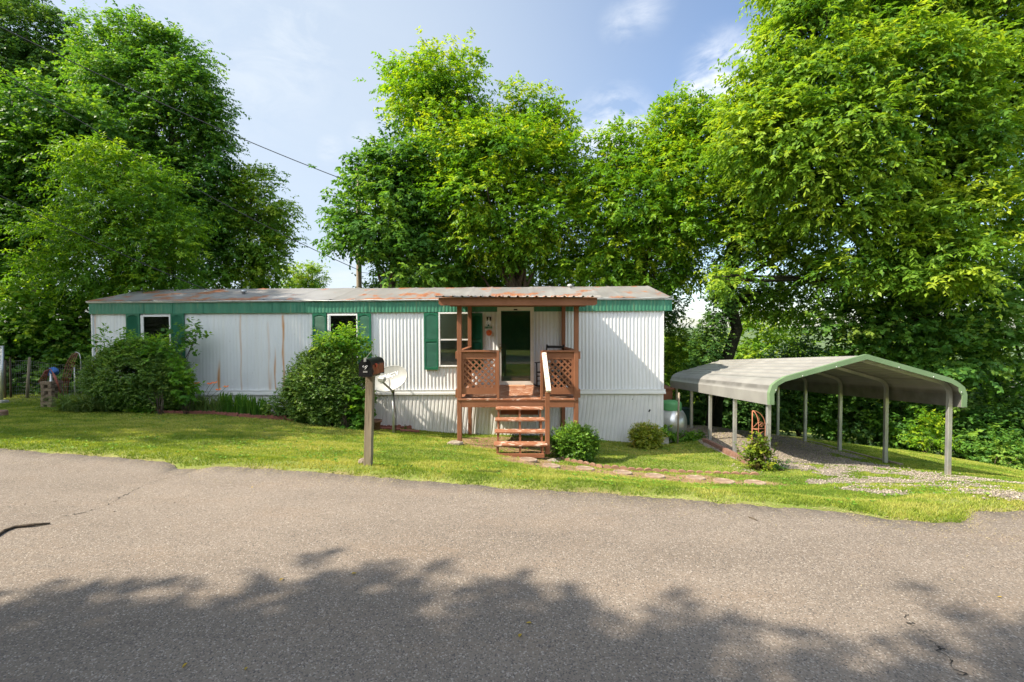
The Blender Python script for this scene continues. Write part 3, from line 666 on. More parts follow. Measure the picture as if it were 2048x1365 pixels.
# ------------------------------------------------------------------ mobile home
def make_mobile_home():
    L0 = P(187, 783, 12.75); WID = 4.25; LEN = 15.93
    RZ = -math.atan2(.25, 15.9); RY = -.0052
    t = thing('mobile_home', L0, 'long white corrugated metal mobile home with green shutters and rusty roof', 'mobile home', rot=(0, RY, RZ))
    M = Matrix.Translation(L0) @ Euler((0, RY, RZ)).to_matrix().to_4x4(); MI = M.inverted()
    def LW(px, py, dy=0.0):        # local x,z of the wall plane (offset dy towards the viewer) under a pixel
        o = MI @ Vector((0, 0, CAMZ)); d = MI.to_3x3() @ Vector(pdir(px, py)); k = (-dy - o.y) / d.y; return o.x + d.x * k, o.z + d.z * k
    # corrugated front wall
    H = 2.20; pitch = .098; nx = int(LEN / pitch * 6); xs = np.linspace(0, LEN, nx + 1); zs = np.linspace(0, H, 34)
    X, Z = np.meshgrid(xs, zs); ph = (X / pitch) % 1
    rib = np.clip(np.abs(ph - .5) * 4 - .7, -.5, .75); amp = .0048 + .0065 * sstep(X, 5.2, 7.6)
    Yv = -rib * amp + .012 + (fnoise(X, Z, .9, 3, 3) - .5) * .02
    st = np.zeros_like(X)
    def streak(px, y0, y1, w, a, tail=.2):
        x0, za = LW(px, y0); _, zb = LW(px, y1)
        return a * np.exp(-((X - x0 - .012 * np.sin(Z * 5 + px)) / (w * (.45 + .9 * fnoise(Z * 3 + px, Z * 0, 1, 5, 3)))) ** 2) * sstep(za - Z, -.02, tail * (za - zb)) * sstep(Z - zb, -.03, .02) * (.75 + .5 * fnoise(X * 20, Z * 5, 1, 3, 2))
    for q in [(565, 628, 782, .030, .95, .03), (549, 690, 782, .026, .95, .4), (437, 715, 782, .028, 1.2, .6), (480, 628, 782, .022, .5, .03), (536, 640, 782, .03, .3, .1), (600, 640, 790, .03, .12, .1), (190, 628, 790, .02, .6, .05), (540, 735, 782, .05, .25, .5),
              (905, 735, 782, .05, .3, .4), (760, 740, 782, .05, .1, .4), (1290, 640, 700, .02, .12, .4)]: st += streak(*q)
    V = np.stack([X.ravel(), Yv.ravel(), Z.ravel()], 1); n1 = nx + 1
    I = (np.arange(33)[:, None] * n1 + np.arange(nx)[None, :]).ravel(); F = np.stack([I, I + 1, I + n1 + 1, I + n1], 1)
    mesh_obj('wall', np_mesh('wall', V, F, {'stain': np.clip(st, 0, 1).ravel()}, False), 'wall_paint', t)
    mb = MB(); e = .03
    mb.prism([(e, 0), (WID, 0), (WID, 2.45), (WID / 2, 2.98), (e, 2.45)], .02, .05, 'yz'); mb.prism([(e, 0), (WID, 0), (WID, 2.45), (WID / 2, 2.98), (e, 2.45)], LEN - .05, LEN - .02, 'yz')
    mb.box((.02, WID - .03, 0), (LEN - .02, WID, 2.45)); mb.box((0, .04, H - .01), (LEN, .06, 2.5))
    o = build(mb, 'wall', 'white_trim', t, world=False); o['label'] = 'end and rear walls of the mobile home'
    for x in (-.004, LEN - .036): mb = MB(); mb.box((x, -.022, -.0), (x + .04, .02, H)); build(mb, 'corner_trim', 'white_trim', t, world=False)
    # green band under the eave
    mb = MB(); xa, xb = -.03, LEN + .21; nb = int((xb - xa) / pitch * 6); rows = [[], []]
    for i in range(nb + 1):
        x = xa + (xb - xa) * i / nb; ph = (x / pitch) % 1; rb = min(.75, max(-.5, abs(ph - .5) * 4 - .7)); a = .002 + .005 * min(1, max(0, (x - 4) / 3.5)); y = -.045 - rb * a
        rows[0].append((x, y, 2.165)); rows[1].append((x, y, 2.47))
    mb.sheet(rows, False); mb.box((xa, -.035, 2.163), (xb, .02, 2.175)); mb.box((xa + .002, -.034, 2.17), (xa + .01, 1.0, 2.46)); mb.box((xb - .01, -.034, 2.17), (xb - .002, WID, 2.46))
    build(mb, 'eave_band', 'green_band', t, world=False, recalc=False)
    for px in (290, 347, 408, 545, 563, 610, 735): mb = MB(); x, _ = LW(px, 615); mb.box((x, -.062, 2.17), (x + .012, -.05, 2.465)); build(mb, 'band_seam', 'green_band', t, world=False)
    # roof: two slopes of sheet metal with low seams
    yr = WID / 2; xs = np.arange(-.06, LEN + .2401, .06); ys = np.concatenate([np.linspace(-.10, yr, 14), np.linspace(yr, WID + .1, 8)[1:]]); X, Yg = np.meshgrid(xs, ys)
    zr = np.where(Yg <= yr, 2.52 + (Yg + .1) / (yr + .1) * .53, 3.05 - (Yg - yr) / (yr + .1) * .53)
    seam = (np.abs(((X + .05) % .62) - .31) > .285) * .016
    stn = .085 * np.exp(-((Yg + .1) / .28) ** 2) + (fnoise(X, Yg, .35, 71, 3) - .5) * .16 - .02 + .03 * sstep(X, 4, 7)
    V = np.stack([X.ravel(), Yg.ravel(), (zr + seam + (fnoise(X, Yg, 1.4, 12, 3) - .5) * .03).ravel()], 1); n1 = len(xs); m1 = len(ys)
    I = (np.arange(m1 - 1)[:, None] * n1 + np.arange(n1 - 1)[None, :]).ravel()
    F = np.stack([I, I + 1, I + n1 + 1, I + n1], 1); roof = mesh_obj('roof', np_mesh('roof', V, F, {'stain': stn.ravel()}, False), 'roof_metal', t)
    mb = MB(); rng = np.random.RandomState(3)
    mb.tube([(x, -.085 + rng.randn() * .003, 2.50 + rng.randn() * .004) for x in np.arange(-.07, LEN + .25, .4)] , .018, 8)
    mb.box((-.06, -.075, 2.468), (LEN + .24, .0, 2.505))
    build(mb, 'eave_rail', 'galvanized', roof, world=False, recalc=False)
    for px, py, dy in ((487, 592, 1.0), (1140, 577, 1.8)):
        x, _ = LW(px, py, -dy); z = 2.52 + (dy + .1) / (yr + .1) * .53; mb = MB(); mb.lathe([(0, z - .1), (.045, z - .1), (.045, z + .06), (.09, z + .06), (.09, z + .10), (.03, z + .13), (0, z + .13)], (x, dy, 0), 12)
        build(mb, 'roof_vent', 'galvanized', roof, world=False)
    # belt trim and skirting
    mb = MB(); mb.box((-.02, -.045, -.06), (LEN + .04, .03, .0)); mb.box((-.02, -.06, -.115), (LEN + .05, .0, -.06)); mb.box((-.02, -.052, .0), (LEN + .04, -.03, .018))
    build(mb, 'belt_trim', 'white_trim', t, world=False)
    mb = MB(); ps = .105; n = int(LEN / ps); top = []; bot = []
    for i in range(n + 1):
        for f, dep in ((0, .0), (.12, -.014), (.62, -.014), (.74, 0.)):
            x = min((i + f) * ps, LEN); ln = (.10 * sstep(np.array(x), 6, 12) * .9 + .03) * min(1, (LEN - x) / .5)
            w = M @ Vector((x, 0, -.5)); g = gz(w.x, w.y) - .12; h = MI @ Vector((w.x, w.y, g))
            H2 = -.10 - h.z; top.append((x, dep + .0, -.10)); bot.append((min(LEN, max(0, x - H2 * float(ln))), dep + .012 * math.sin(x * 2.3), h.z))
    mb.sheet([bot, top], False)
    build(mb, 'skirting', 'skirting_paint', t, world=False, recalc=False)
    mb = MB(); mb.box((.03, WID - .03, -2), (LEN, WID, -.1)); mb.box((0, .0, -2), (.03, WID, -.1)); mb.box((LEN - .03, .02, -2), (LEN, WID, -.1)); build(mb, 'skirting', 'skirting_paint', t, world=False, label='rear and end skirting')
    for px, py, k in ((1299, 822, 1), (1265, 799, .4)): mb = MB(); x, z = LW(px, py, .02); mb.box((x - .02 * k, -.022, z - .035 * k), (x + .02 * k, -.016, z + .04 * k), Euler((0, .5, 0)).to_matrix()); build(mb, 'skirting_hole', 'black_wood', t, world=False)
    # windows
    def window(x0, x1, ztop, zbot, kind):
        fr = MB(); w = .045
        for a, b in (((x0, zbot), (x0 + w, ztop)), ((x1 - w, zbot), (x1, ztop)), ((x0 + w, ztop - w), (x1 - w, ztop)), ((x0 + w, zbot), (x1 - w, zbot + w))): fr.box((a[0], -.05, a[1]), (b[0], .0, b[1]), bev=.006)
        if kind == 'blind': fr.box((x0 + w, -.042, (ztop + zbot) / 2 - .02), (x1 - w, -.015, (ztop + zbot) / 2 + .02))
        else: fr.box((x0 + w, -.040, zbot + w), (x0 + w + .035, -.012, ztop - w))
        wf = build(fr, 'window', 'white_trim', t, world=False)
        xi, xo, zi, zo = x0 + w, x1 - w, zbot + w, ztop - w
        b = MB(); b.box((xi, -.012, zi), (xo, -.006, zo)); build(b, 'interior', 'dark_room', wf, world=False)
        if kind == 'blind':
            b = MB(); z = zo
            while z > zi: b.box((xi + .01, -.022, z - .018), (xo - .01, -.020, z - .003), Euler((.35, 0, 0)).to_matrix()); z -= .021
            build(b, 'blind', 'blind', wf, world=False)
            b = MB(); b.box((xi, -.031, zi), (xo, -.030, (zi + zo) / 2)); build(b, 'insect_screen', 'insect_screen', wf, world=False)
        else:
            b = MB(); b.sheet([[(xi + (xo - xi) * i / 30, -.020 - .006 * math.sin(i * 1.3), z) for i in range(31)] for z in (zi, zi + .62 if kind == 'c1' else zi + .75)]); build(b, 'curtain', 'curtain', wf, world=False)
        b = MB(); b.box((xi, -.036, zi), (xo, -.034, zo)); build(b, 'pane', 'glass', wf, world=False)
    SH = None
    zt = LW(300, 631)[1]; zb = LW(905, 734)[1]
    for (a, b, k) in ((281, 341, 'c1'), (655, 716, 'c2'), (877, 939, 'blind')): window(LW(a, 660, .05)[0], LW(b, 660, .05)[0], zt if k != 'blind' else zt + .03, zb, k)
    def shutter(x0, x1, z0, z1):
        w = x1 - x0; f = MB(); s = .045; zm = (z0 + z1) / 2 + .02
        for a, b in (((x0, z0), (x0 + s, z1)), ((x1 - s, z0), (x1, z1)), ((x0 + s, z0), (x1 - s, z0 + .07)), ((x0 + s, zm - .03), (x1 - s, zm + .03))): f.box((a[0], -.055, a[1]), (b[0], -.014, b[1]))
        poly = [(x0 + s, z1)] + [(x0 + s + (w - 2 * s) * i / 10, z1 - .10 + .055 * math.sin(math.pi * i / 10)) for i in range(11)] + [(x1 - s, z1)]
        f.prism(poly, -.053, -.014); f.box((x0 + s, -.022, z0 + .05), (x1 - s, -.0145, z1 - .03))
        sh = build(f, 'shutter', 'shutter_green', t, world=False)
        l = MB(); z = z0 + .085
        while z < z1 - .06:
            if abs(z - zm) > .045: l.box((x0 + s, -.044, z - .017), (x1 - s, -.038, z + .011), Euler((-.6, 0, 0)).to_matrix())
            z += .031
        build(l, 'louvers', 'shutter_green', sh, world=False)
    for a, b, y0, y1 in ((252, 279.5, 627.5, 741), (341.5, 368, 627.5, 741), (625, 653, 627, 742), (715, 742, 627, 742), (848, 876, 626, 740), (942, 965, 627, 740)):
        shutter(LW(a, 660, .05)[0], LW(b, 660, .05)[0], LW(a, y1, .05)[1], LW(a, y0, .05)[1])
    # storm door
    x0 = LW(997, 690, .05)[0]; x1 = LW(1066, 690, .05)[0]; z1 = LW(1030, 617, .05)[1]; z0 = LW(1030, 770, .05)[1]
    f = MB(); s = .06
    for a, b in (((x0 - .03, z0), (x0 + .012, z1)), ((x1 - .012, z0), (x1 + .03, z1)), ((x0 - .03, z1), (x1 + .03, z1 + .035))): f.box((a[0], -.07, a[1]), (b[0], .0, b[1]), bev=.004)
    f.box((x0 + .012, -.055, z0), (x0 + .012 + s, -.02, z1)); f.box((x1 - .012 - s, -.055, z0), (x1 - .012, -.02, z1)); f.box((x0 + .012 + s, -.055, z1 - s - .01), (x1 - .012 - s, -.02, z1)); f.box((x0 + .012 + s, -.055, z0), (x1 - .012 - s, -.02, z0 + .10))
    d = build(f, 'storm_door', 'door_paint', t, world=False)
    xi, xo, zi, zo = x0 + .012 + s, x1 - .012 - s, z0 + .10, z1 - s - .01
    b = MB(); b.box((xi, -.012, zi), (xo, -.008, zo)); b.box((xi + .12, -.016, zi + .15), (xo - .12, -.012, zi + .75)); b.box((xi + .12, -.016, zi + .95), (xo - .12, -.012, zo - .15)); build(b, 'inner_door', 'inner_door_green', d, world=False)
    b = MB(); b.box((xi, -.042, zi), (xo, -.040, zo)); build(b, 'pane', 'glass', d, world=False)
    b = MB(); zz = z0 + .98; b.box((x0 + .03, -.062, zz - .08), (x0 + .06, -.055, zz + .08)); b.tube([(x0 + .045, -.06, zz + .03), (x0 + .045, -.10, zz + .03), (x0 + .10, -.105, zz + .03)], .009, 6); b.lathe([(0, 0), (.02, 0), (.024, .012), (0, .02)], (x0 + .045, -.085, zz + .13), 10)
    build(b, 'handle', 'brass', d, world=False)
    b = MB(); b.box(((x0 + x1) / 2 - .05, -.062, z1 - .055), ((x0 + x1) / 2 + .05, -.0555, z1 - .02)); build(b, 'number_plate', 'black_enamel', d, world=False)
    # wall ornaments next to the door
    def at(px, py, dy=.03):
        x, z = LW(px, py, dy); return M @ Vector((x, -dy, z))
    p = at(978, 639); a = thing('wall_lantern', p, 'small black wall lantern with white globe left of the front door', 'lantern', rz=RZ)
    b = MB(); b.box((-.06, .0, -.05), (.06, .02, .06)); b.box((-.065, -.07, .05), (.065, .02, .065)); b.box((-.06, -.065, .0), (-.05, .0, .05)); b.box((.05, -.065, .0), (.06, .0, .05)); build(b, 'bracket', 'black_enamel', a, world=False)
    b = MB(); b.lathe([(0, -.085), (.03, -.075), (.042, -.05), (.035, -.02), (.02, 0), (.02, .05)], (0, -.035, 0), 14); build(b, 'globe', 'pot_white', a, world=False)
    p = at(977, 655); a = thing('hanging_sign', p, 'small green hanging sign on a string triangle beneath the wall lantern', 'sign', rz=RZ)
    b = MB(); b.box((-.105, -.008, -.035), (.105, .006, .02)); build(b, 'board', 'sign_green', a, world=False)
    b = MB(); b.tube([(-.09, 0, .02), (0, -.0, .14), (.09, 0, .02)], .004, 5); build(b, 'string', 'peeling_white', a, world=False)
    b = MB(); b.prism([(-.035, .03), (.035, .03), (0, .09)], -.008, .004); build(b, 'ornament', 'shutter_green', a, world=False)
    p = at(978, 666); a = thing('sun_ornament', p, 'orange red sun shaped wall plaque under the green hanging sign', 'wall ornament', rz=RZ)
    b = MB(); poly = [((.095 if i % 2 == 0 else .068) * math.cos(math.pi * i / 14), (.095 if i % 2 == 0 else .068) * math.sin(math.pi * i / 14)) for i in range(28)]; b.prism(poly, -.006, .006); build(b, 'rays', 'sun_orange', a, world=False)
    b = MB(); b.lathe([(0, -.022), (.03, -.018), (.052, -.006), (.052, .0)], (0, 0, 0), 16, axis='y'); b.lathe([(0, -.026), (.008, -.022)], (-.018, 0, .014), 6, axis='y'); b.lathe([(0, -.026), (.008, -.022)], (.018, 0, .014), 6, axis='y'); build(b, 'face', 'sun_orange', a, world=False)
    p = at(986, 669); b = MB(); b.tube([(0, 0, .04), (0, -.01, -.03)], .008, 6); b.lathe([(0, -.03), (.014, -.03), (.01, -.045), (0, -.05)], (0, -.01, 0), 8)
    o = build(b, 'hook', 'brass', None, origin=None); o.location = p; tag(o, 'tiny brass hook on the wall right of the sun plaque', 'hook')
make_mobile_home()

# ------------------------------------------------------------------ porch
def make_porch():
    XL, XR, YF, YB = -1.155, 1.41, 10.0, 12.46; zd = CAMZ - 1.475; zr = CAMZ - .43
    ph = .05
    t = thing('porch', (0.13, 11.2, gz(.13, 11.2)), 'brown painted wooden porch with lattice railings, tin roof and front steps', 'porch')
    ztopF = CAMZ + .56; ztopB = CAMZ + .78
    for x, y, zt in ((XL, YF, ztopF), (XR, YF, ztopF), (XL, YB, ztopB), (XR, YB, ztopB)):
        b = MB(); b.box((x - ph, y - ph, gz(x, y) - .3), (x + ph, y + ph, zt), bev=.006); build(b, 'post', 'brown_paint', t)
    # deck
    b = MB(); y = YF - ph - .02; k = 0
    while y < YB + .08:
        b.box((XL - .05 + (k % 3) * .002, y, zd - .035), (XR + .05, y + .135, zd), bev=.003); y += .142; k += 1
    # leave the posts clear by cutting nothing: boards run between the rim joists
    build(b, 'deck', 'brown_worn', t)
    b = MB(); zj = zd - .038
    b.box((XL + ph, YF - ph - .005, zj - .15), (XR - ph, YF - ph + .035, zj)); b.box((XL + ph + .002, YB, zj - .15), (XR - ph - .002, YB + .04, zj)); b.box((XL - .02, YF + ph, zj - .15), (XL + .02, YB - ph, zj)); b.box((XR - .02, YF + ph, zj - .15), (XR + .02, YB - ph, zj))
    for x in np.linspace(XL + .4, XR - .4, 5): b.box((x - .02, YF, zj - .14), (x + .02, YB - .005, zj - .002))
    build(b, 'joists', 'brown_paint', t)
    # railings with diagonal lattice
    def panel(a, c, name):
        a = Vector(a); c = Vector(c); d = (c - a); L = d.length; d = d / L; f = MB(); la = MB()
        def Q(u, z, o=0.): n = Vector((-d.y, d.x, 0)); return a + d * u + n * o + Vector((0, 0, z))
        f.bar(Q(-.02, zr - .0), Q(L + .02, zr - .0), .11, .035)
        f.bar(Q(0, zr - .10), Q(L, zr - .10), .035, .155); f.bar(Q(0, zd + .165), Q(L, zd + .165), .035, .14)
        f.bar(Q(.025, zd + .24), Q(.025, zr - .18), .034, .05, up=d); f.bar(Q(L - .025, zd + .24), Q(L - .025, zr - .18), .034, .05, up=d)
        z0 = zd + .22; z1 = zr - .165; Hh = z1 - z0; st = .135
        for sgn, off in ((1, .010), (-1, -.004)):
            u = -Hh
            while u < L:
                ua, za, ub, zb = u, z0, u + Hh, z1
                if ua < 0: za += -ua; ua = 0
                if ub > L: zb -= (ub - L); ub = L
                if ub - ua > .03:
                    if sgn > 0: p, q = Q(ua, za, off), Q(ub, zb, off)
                    else: p, q = Q(L - ua, za, off), Q(L - ub, zb, off)
                    n = Vector((-d.y, d.x, 0)); la.bar(p, q, .010, .036, up=(q - p).cross(n))
                u += st
        o = build(f, name, 'brown_paint', t); build(la, 'lattice', 'brown_paint', o)
    nl, nr2 = -.305, .655
    panel((XL + ph, YF, 0), (nl - .02, YF, 0), 'railing'); panel((nr2 + .03, YF, 0), (XR - ph, YF, 0), 'railing')
    panel((XL, YF + ph, 0), (XL, YB - ph, 0), 'railing'); panel((XR, YB - ph, 0), (XR, YF + ph, 0), 'railing')
    for x in (nl, nr2): b = MB(); b.box((x - .028, YF - .07, zd - .0), (x + .028, YF + .045, zr + .01), bev=.004); build(b, 'newel_post', 'brown_paint', t)
    for x, y in ((XL - ph - .02, YF), (XR + ph + .02, YF)):
        for za, zb in ((zr - .17, zr - .01), (zd + .02, zd + .2)): b = MB(); b.box((x - .018, y - .04, za), (x + .018, y + .2, zb)); build(b, 'post_block', 'brown_paint', t)
    # steps
    sx0, sx1 = -.335, .66; b = MB(); mb = MB()
    TR = [(9.72, CAMZ - 1.625), (9.47, CAMZ - 1.815), (9.22, CAMZ - 2.01), (8.97, CAMZ - 2.205)]
    s = MB()
    for x in (sx0 + .05, (sx0 + sx1) / 2, sx1 - .06):
        poly = [(YF - .06, zd - .19), (YF - .06, CAMZ - 2.45)]
        poly = []
        for y, z in TR: poly += [(y + .125, z - .038), (y - .11, z - .038)]
        poly += [(8.86, CAMZ - 2.46), (9.10, CAMZ - 2.46), (9.84, CAMZ - 1.9)]
        s.prism(poly, x - .02, x + .02, 'yz')
    s.box((sx0 + .03, 8.80, CAMZ - 2.455), (sx1 - .03, 8.855, CAMZ - 2.385)); s.box((sx0 + .08, 9.80, CAMZ - 1.80), (sx1 - .09, 9.82, CAMZ - 1.665))
    st = build(s, 'steps', 'brown_paint', t)
    for i, (y, z) in enumerate(TR):
        b = MB(); b.box((sx0 - .01 - .004 * i, y - .14, z - .036), (sx1 + .01 + .008 * i, y + .135, z), bev=.005); build(b, 'tread', 'brown_worn', st)
    b = MB(); b.box((.655, 8.93, CAMZ - 2.42), (.745, 8.985, CAMZ - 1.20), bev=.004); build(b, 'newel_post', 'brown_paint', st)
    b = MB(); b.bar((.70, 9.96, CAMZ - .47), (.715, 8.86, CAMZ - 1.17), .095, .045); build(b, 'handrail', 'peeling_white', st)
    b = MB(); b.bar((.69, 9.93, CAMZ - .56), (.705, 8.98, CAMZ - 1.20), .04, .12); build(b, 'handrail_board', 'brown_paint', st)
    # roof frame and corrugated tin
    b = MB(); fx0, fx1 = -1.56, 1.81; yf = 9.68; zt = CAMZ + .715; zb2 = CAMZ + .555
    b.prism([(fx0, zt), (fx0, zb2 + .03), (fx0 + .05, zb2), (fx1 - .05, zb2), (fx1, zb2 + .03), (fx1, zt)], yf, yf + .035)
    b.prism([(yf + .035, CAMZ + .60), (yf + .035, CAMZ + .715), (12.42, CAMZ + .905), (12.42, CAMZ + .79)], fx0, fx0 + .035, 'yz'); b.prism([(yf + .035, CAMZ + .60), (yf + .035, CAMZ + .715), (12.42, CAMZ + .905), (12.42, CAMZ + .79)], fx1 - .035, fx1, 'yz')
    b.box((fx0 + .2, YF - .045, CAMZ + .545), (fx1 - .2, YF - .01, CAMZ + .67)); 
    for x in np.linspace(fx0 + .5, fx1 - .5, 5): b.prism([(yf + .035, CAMZ + .63), (yf + .035, CAMZ + .71), (12.40, CAMZ + .90), (12.40, CAMZ + .82)], x - .02, x + .02, 'yz')
    b.box((fx0 + .3, YB - .04, CAMZ + .70), (fx1 - .3, YB - .0, CAMZ + .81))
    build(b, 'roof_frame', 'brown_paint', t)
    rows = []; nxx = 18 * 12; pit = (fx1 - fx0 + .16) / 18
    for y, z in ((9.60, CAMZ + .728), (11.0, CAMZ + .826), (12.4, CAMZ + .924), (12.95, CAMZ + 1.01)):
        r = []
        for i in range(nxx + 1):
            u = i / 12.0; q = abs((u % 1) - .5); h = .03 * max(0, min(1, (q - .36) / .08)) ; r.append((fx0 - .08 + u * pit, y, z + h))
        rows.append(r)
    b = MB(); b.sheet(rows, False); b.sheet([[(p[0], p[1], p[2] - .006) for p in r] for r in rows], False); build(b, 'tin_roof', 'porch_tin', t, recalc=False)
    # doormat
    b = MB(); b.box((-.17, 12.10, zd + .001), (.36, 12.42, zd + .018), bev=.004); tag(build(b, 'doormat', 'doormat', None, origin=(.1, 12.25, zd)), 'worn brown doormat on the porch deck in front of the door', 'doormat')
    # rocking chair
    c = thing('rocking_chair', (.98, 11.85, zd), 'black wooden ladder-back rocking chair on the porch', 'rocking chair', rz=R(-28))
    def cb(name, fn, mat='black_wood'): m = MB(); fn(m); build(m, name, mat, c, world=False)
    for s in (-1, 1):
        x = s * .26
        cb('rocker', lambda m: m.tube([(x, -.42 + .84 * i / 12, .035 + .10 * ((i - 6) / 6) ** 2) for i in range(13)], .018, 6))
        cb('leg', lambda m: m.tube([(x, -.22, .06), (x, -.24, .66)], .02, 8)); cb('leg', lambda m: m.tube([(x, .20, .06), (x * .95, .22, .42), (x * .92, .38, 1.12)], .02, 8))
        cb('armrest', lambda m: m.bar((x, -.30, .67), (x, .27, .665), .06, .025))
    for y, z in ((-.225, .2), (-.23, .32), (.21, .2), (.215, .32)): cb('stretcher', lambda m: m.tube([(-.26, y, z), (.26, y, z)], .011, 6))
    for sx in (-1, 1):
        for z in (.18, .30): cb('stretcher', lambda m: m.tube([(sx * .26, -.22, z), (sx * .26, .21, z)], .011, 6))
    cb('seat', lambda m: m.box((-.27, -.25, .40), (.27, .23, .435), bev=.012))
    cb('backrest', lambda m: [m.box((-.245, .235 + .16 * (z - .45) / .65, z - .035), (.245, .255 + .16 * (z - .45) / .65, z + .035)) for z in (.60, .76, .92, 1.06)])
make_porch()

# ------------------------------------------------------------------ carport
def make_carport():
    base = CP(0, 0, 0); base.z = gz(base.x, base.y)
    t = thing('carport', base, 'grey metal carport with pale green front trim beside the mobile home', 'carport')
    half = [(-.08, -1.42), (-.085, -1.19), (-.04, -1.05), (.06, -.965), (.20, -.905)]
    prof = half + [(CW / 2, -.475)] + [(CW - w, z) for w, z in half[::-1]]
    # ribbed sheet: ribs run along the length
    fine = []
    for (a, b) in zip(prof[:-1], prof[1:]):
        a = Vector((a[0], a[1])); b = Vector((b[0], b[1])); L = (b - a).length; n = Vector((-(b - a).y, (b - a).x)).normalized(); n = n if n.y >= 0 else -n
        if a.x < CW / 2: n = Vector((-(b - a).y, (b - a).x)).normalized()
        if L < .5: fine += [tuple(a)]
        else:
            k = int(L / .23); fine.append(tuple(a))
            for i in range(k):
                u = (i + .5) / k
                for du, h in ((-.062, 0), (-.048, .028), (-.01, .028), (.004, 0)): p = a + (b - a) * (u + du / L) + Vector((0, h)); fine.append(tuple(p))
    fine.append(prof[-1])
    b = MB(); S0, S1 = -.25, 6.95
    ss = np.linspace(S0, S1, 9)
    b.sheet([[tuple(CP(s, w, z)) for w, z in fine] for s in ss], False)
    b.sheet([[tuple(CP(s, w, z - .004)) for w, z in fine] for s in ss], False)
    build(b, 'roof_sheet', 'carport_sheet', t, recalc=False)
    def strip(s, mat, wdt=.055, name='trim'):
        b = MB(); o = [(w + (-.006 if w < CW / 2 else .006), z + (.008 if w < .1 or w > CW - .1 else .032)) for w, z in prof]
        cen = Vector((CW / 2, -1.2)); i_ = []
        for w, z in o:
            d = (cen - Vector((w, z))); 
            i_.append((w + (.085 if w < .03 else (-.085 if w > CW - .03 else 0)), z - (0 if (w < -.06 or w > CW + .06) else .095)))
        i_[1] = (i_[1][0], i_[1][1] - .02); i_[-2] = (i_[-2][0], i_[-2][1] - .02)
        b.sheet([[tuple(CP(s - .006, *p)) for p in o], [tuple(CP(s - .006, *p)) for p in i_]], False)
        b.sheet([[tuple(CP(s - .006, *p)) for p in o], [tuple(CP(s + .10, *p)) for p in o]], False)
        b.sheet([[tuple(CP(s - .006, *p)) for p in i_], [tuple(CP(s + .012, *p)) for p in i_]], False)
        tr = build(b, name, mat, t, recalc=False)
        for w, z in ((.5, -.815), (1.1, -.64), (2.2, -.64), (2.8, -.815), (.02, -1.09), (CW - .02, -1.09)): q = CP(s - .014, w, z + .005 - .05); m = MB(); m.lathe([(0, -.008), (.011, -.006), (.012, 0)], tuple(q), 8, axis='y'); build(m, 'trim_screw', 'galvanized', tr)
    strip(S0, 'carport_green', name='front_trim'); 
    b = MB(); b.sheet([[tuple(CP(S1, w, z + .008)) for w, z in prof], [tuple(CP(S1 + .01, w, z - .09)) for w, z in prof]], False); build(b, 'rear_trim', 'galvanized', t, recalc=False)
    LEGS = [.0, 1.62, 3.24, 4.86, 6.48]
    r = .032
    for s in LEGS:
        # bow: square tube following the profile, corners rounded
        pts = [(.01, -1.40), (.01, -1.20)]
        for i in range(7):
            a = math.radians(i / 6 * 73); pts.append((.01 + .24 * (1 - math.cos(a)), -1.18 + .23 * math.sin(a)))
        pts += [(.5, -.868), (1.2, -.662), (CW / 2, -.535)]
        pts = pts + [(CW - w, z) for w, z in pts[::-1][1:]]
        m = MB(); W3 = [CP(s, w, z) for w, z in pts]
        rows = []
        for k, p in enumerate(W3):
            d = (W3[min(k + 1, len(W3) - 1)] - W3[max(k - 1, 0)]).normalized(); n = d.cross(CU).normalized()
            rows.append([p + n * r + CU * r, p - n * r + CU * r, p - n * r - CU * r, p + n * r - CU * r, p + n * r + CU * r])
        m.sheet(rows, False); build(m, 'roof_bow', 'galvanized', t)
        for w in (.01, CW - .01):
            q = CP(s, w); g = gz(q.x, q.y); m = MB(); top = CP(s, w, -1.36).z
            c, s_ = CU.x, CU.y; rt = Matrix.Rotation(-math.atan2(CU.x, CU.y), 3, 'Z')
            m.box((q.x - .036, q.y - .036, g - .2), (q.x + .036, q.y + .036, top), rt, bev=.005); m.box((q.x - .029, q.y - .029, top), (q.x + .029, q.y + .029, top + .16), rt)
            build(m, 'leg', 'galvanized', t)
    # base rails on the ground
    # edging timber/brick along the pad's left side
    pts = [G(1408, 884), G(1440, 900), G(1475, 918), G(1503, 934)]
    for i, (a, c) in enumerate(zip(pts[:-1], pts[1:])):
        n = 3
        for k in range(n):
            p = a.lerp(c, k / n + .01); q = a.lerp(c, (k + 1) / n - .01); m = MB(); m.bar(p + Vector((0, 0, .02)), q + Vector((0, 0, .02)), .09, .16)
            o = build(m, 'edging_brick', 'edge_brick', None, origin=tuple(p)); tag(o, 'reddish brown edging brick in the low border left of the carport gravel', 'edging brick', 'border bricks beside the carport gravel')
    # garden debris: small orange brick by right edging
    pts = [CP(s, -.18) for s in (1.4, 2.4, 3.4, 4.4, 5.4, 6.5)]
    for i, (a, c) in enumerate(zip(pts[:-1], pts[1:])):
        a = Vector((a.x, a.y, gz(a.x, a.y))); c = Vector((c.x, c.y, gz(c.x, c.y))); m = MB(); m.bar(a + (c - a) * .01, c - (c - a) * .01, .08, .07)
        tag(build(m, 'edging_timber', 'weathered_wood', None, origin=tuple(a)), 'low weathered timber edging along the right side of the carport gravel', 'edging timber', 'timbers along the right of the carport floor')
make_carport()

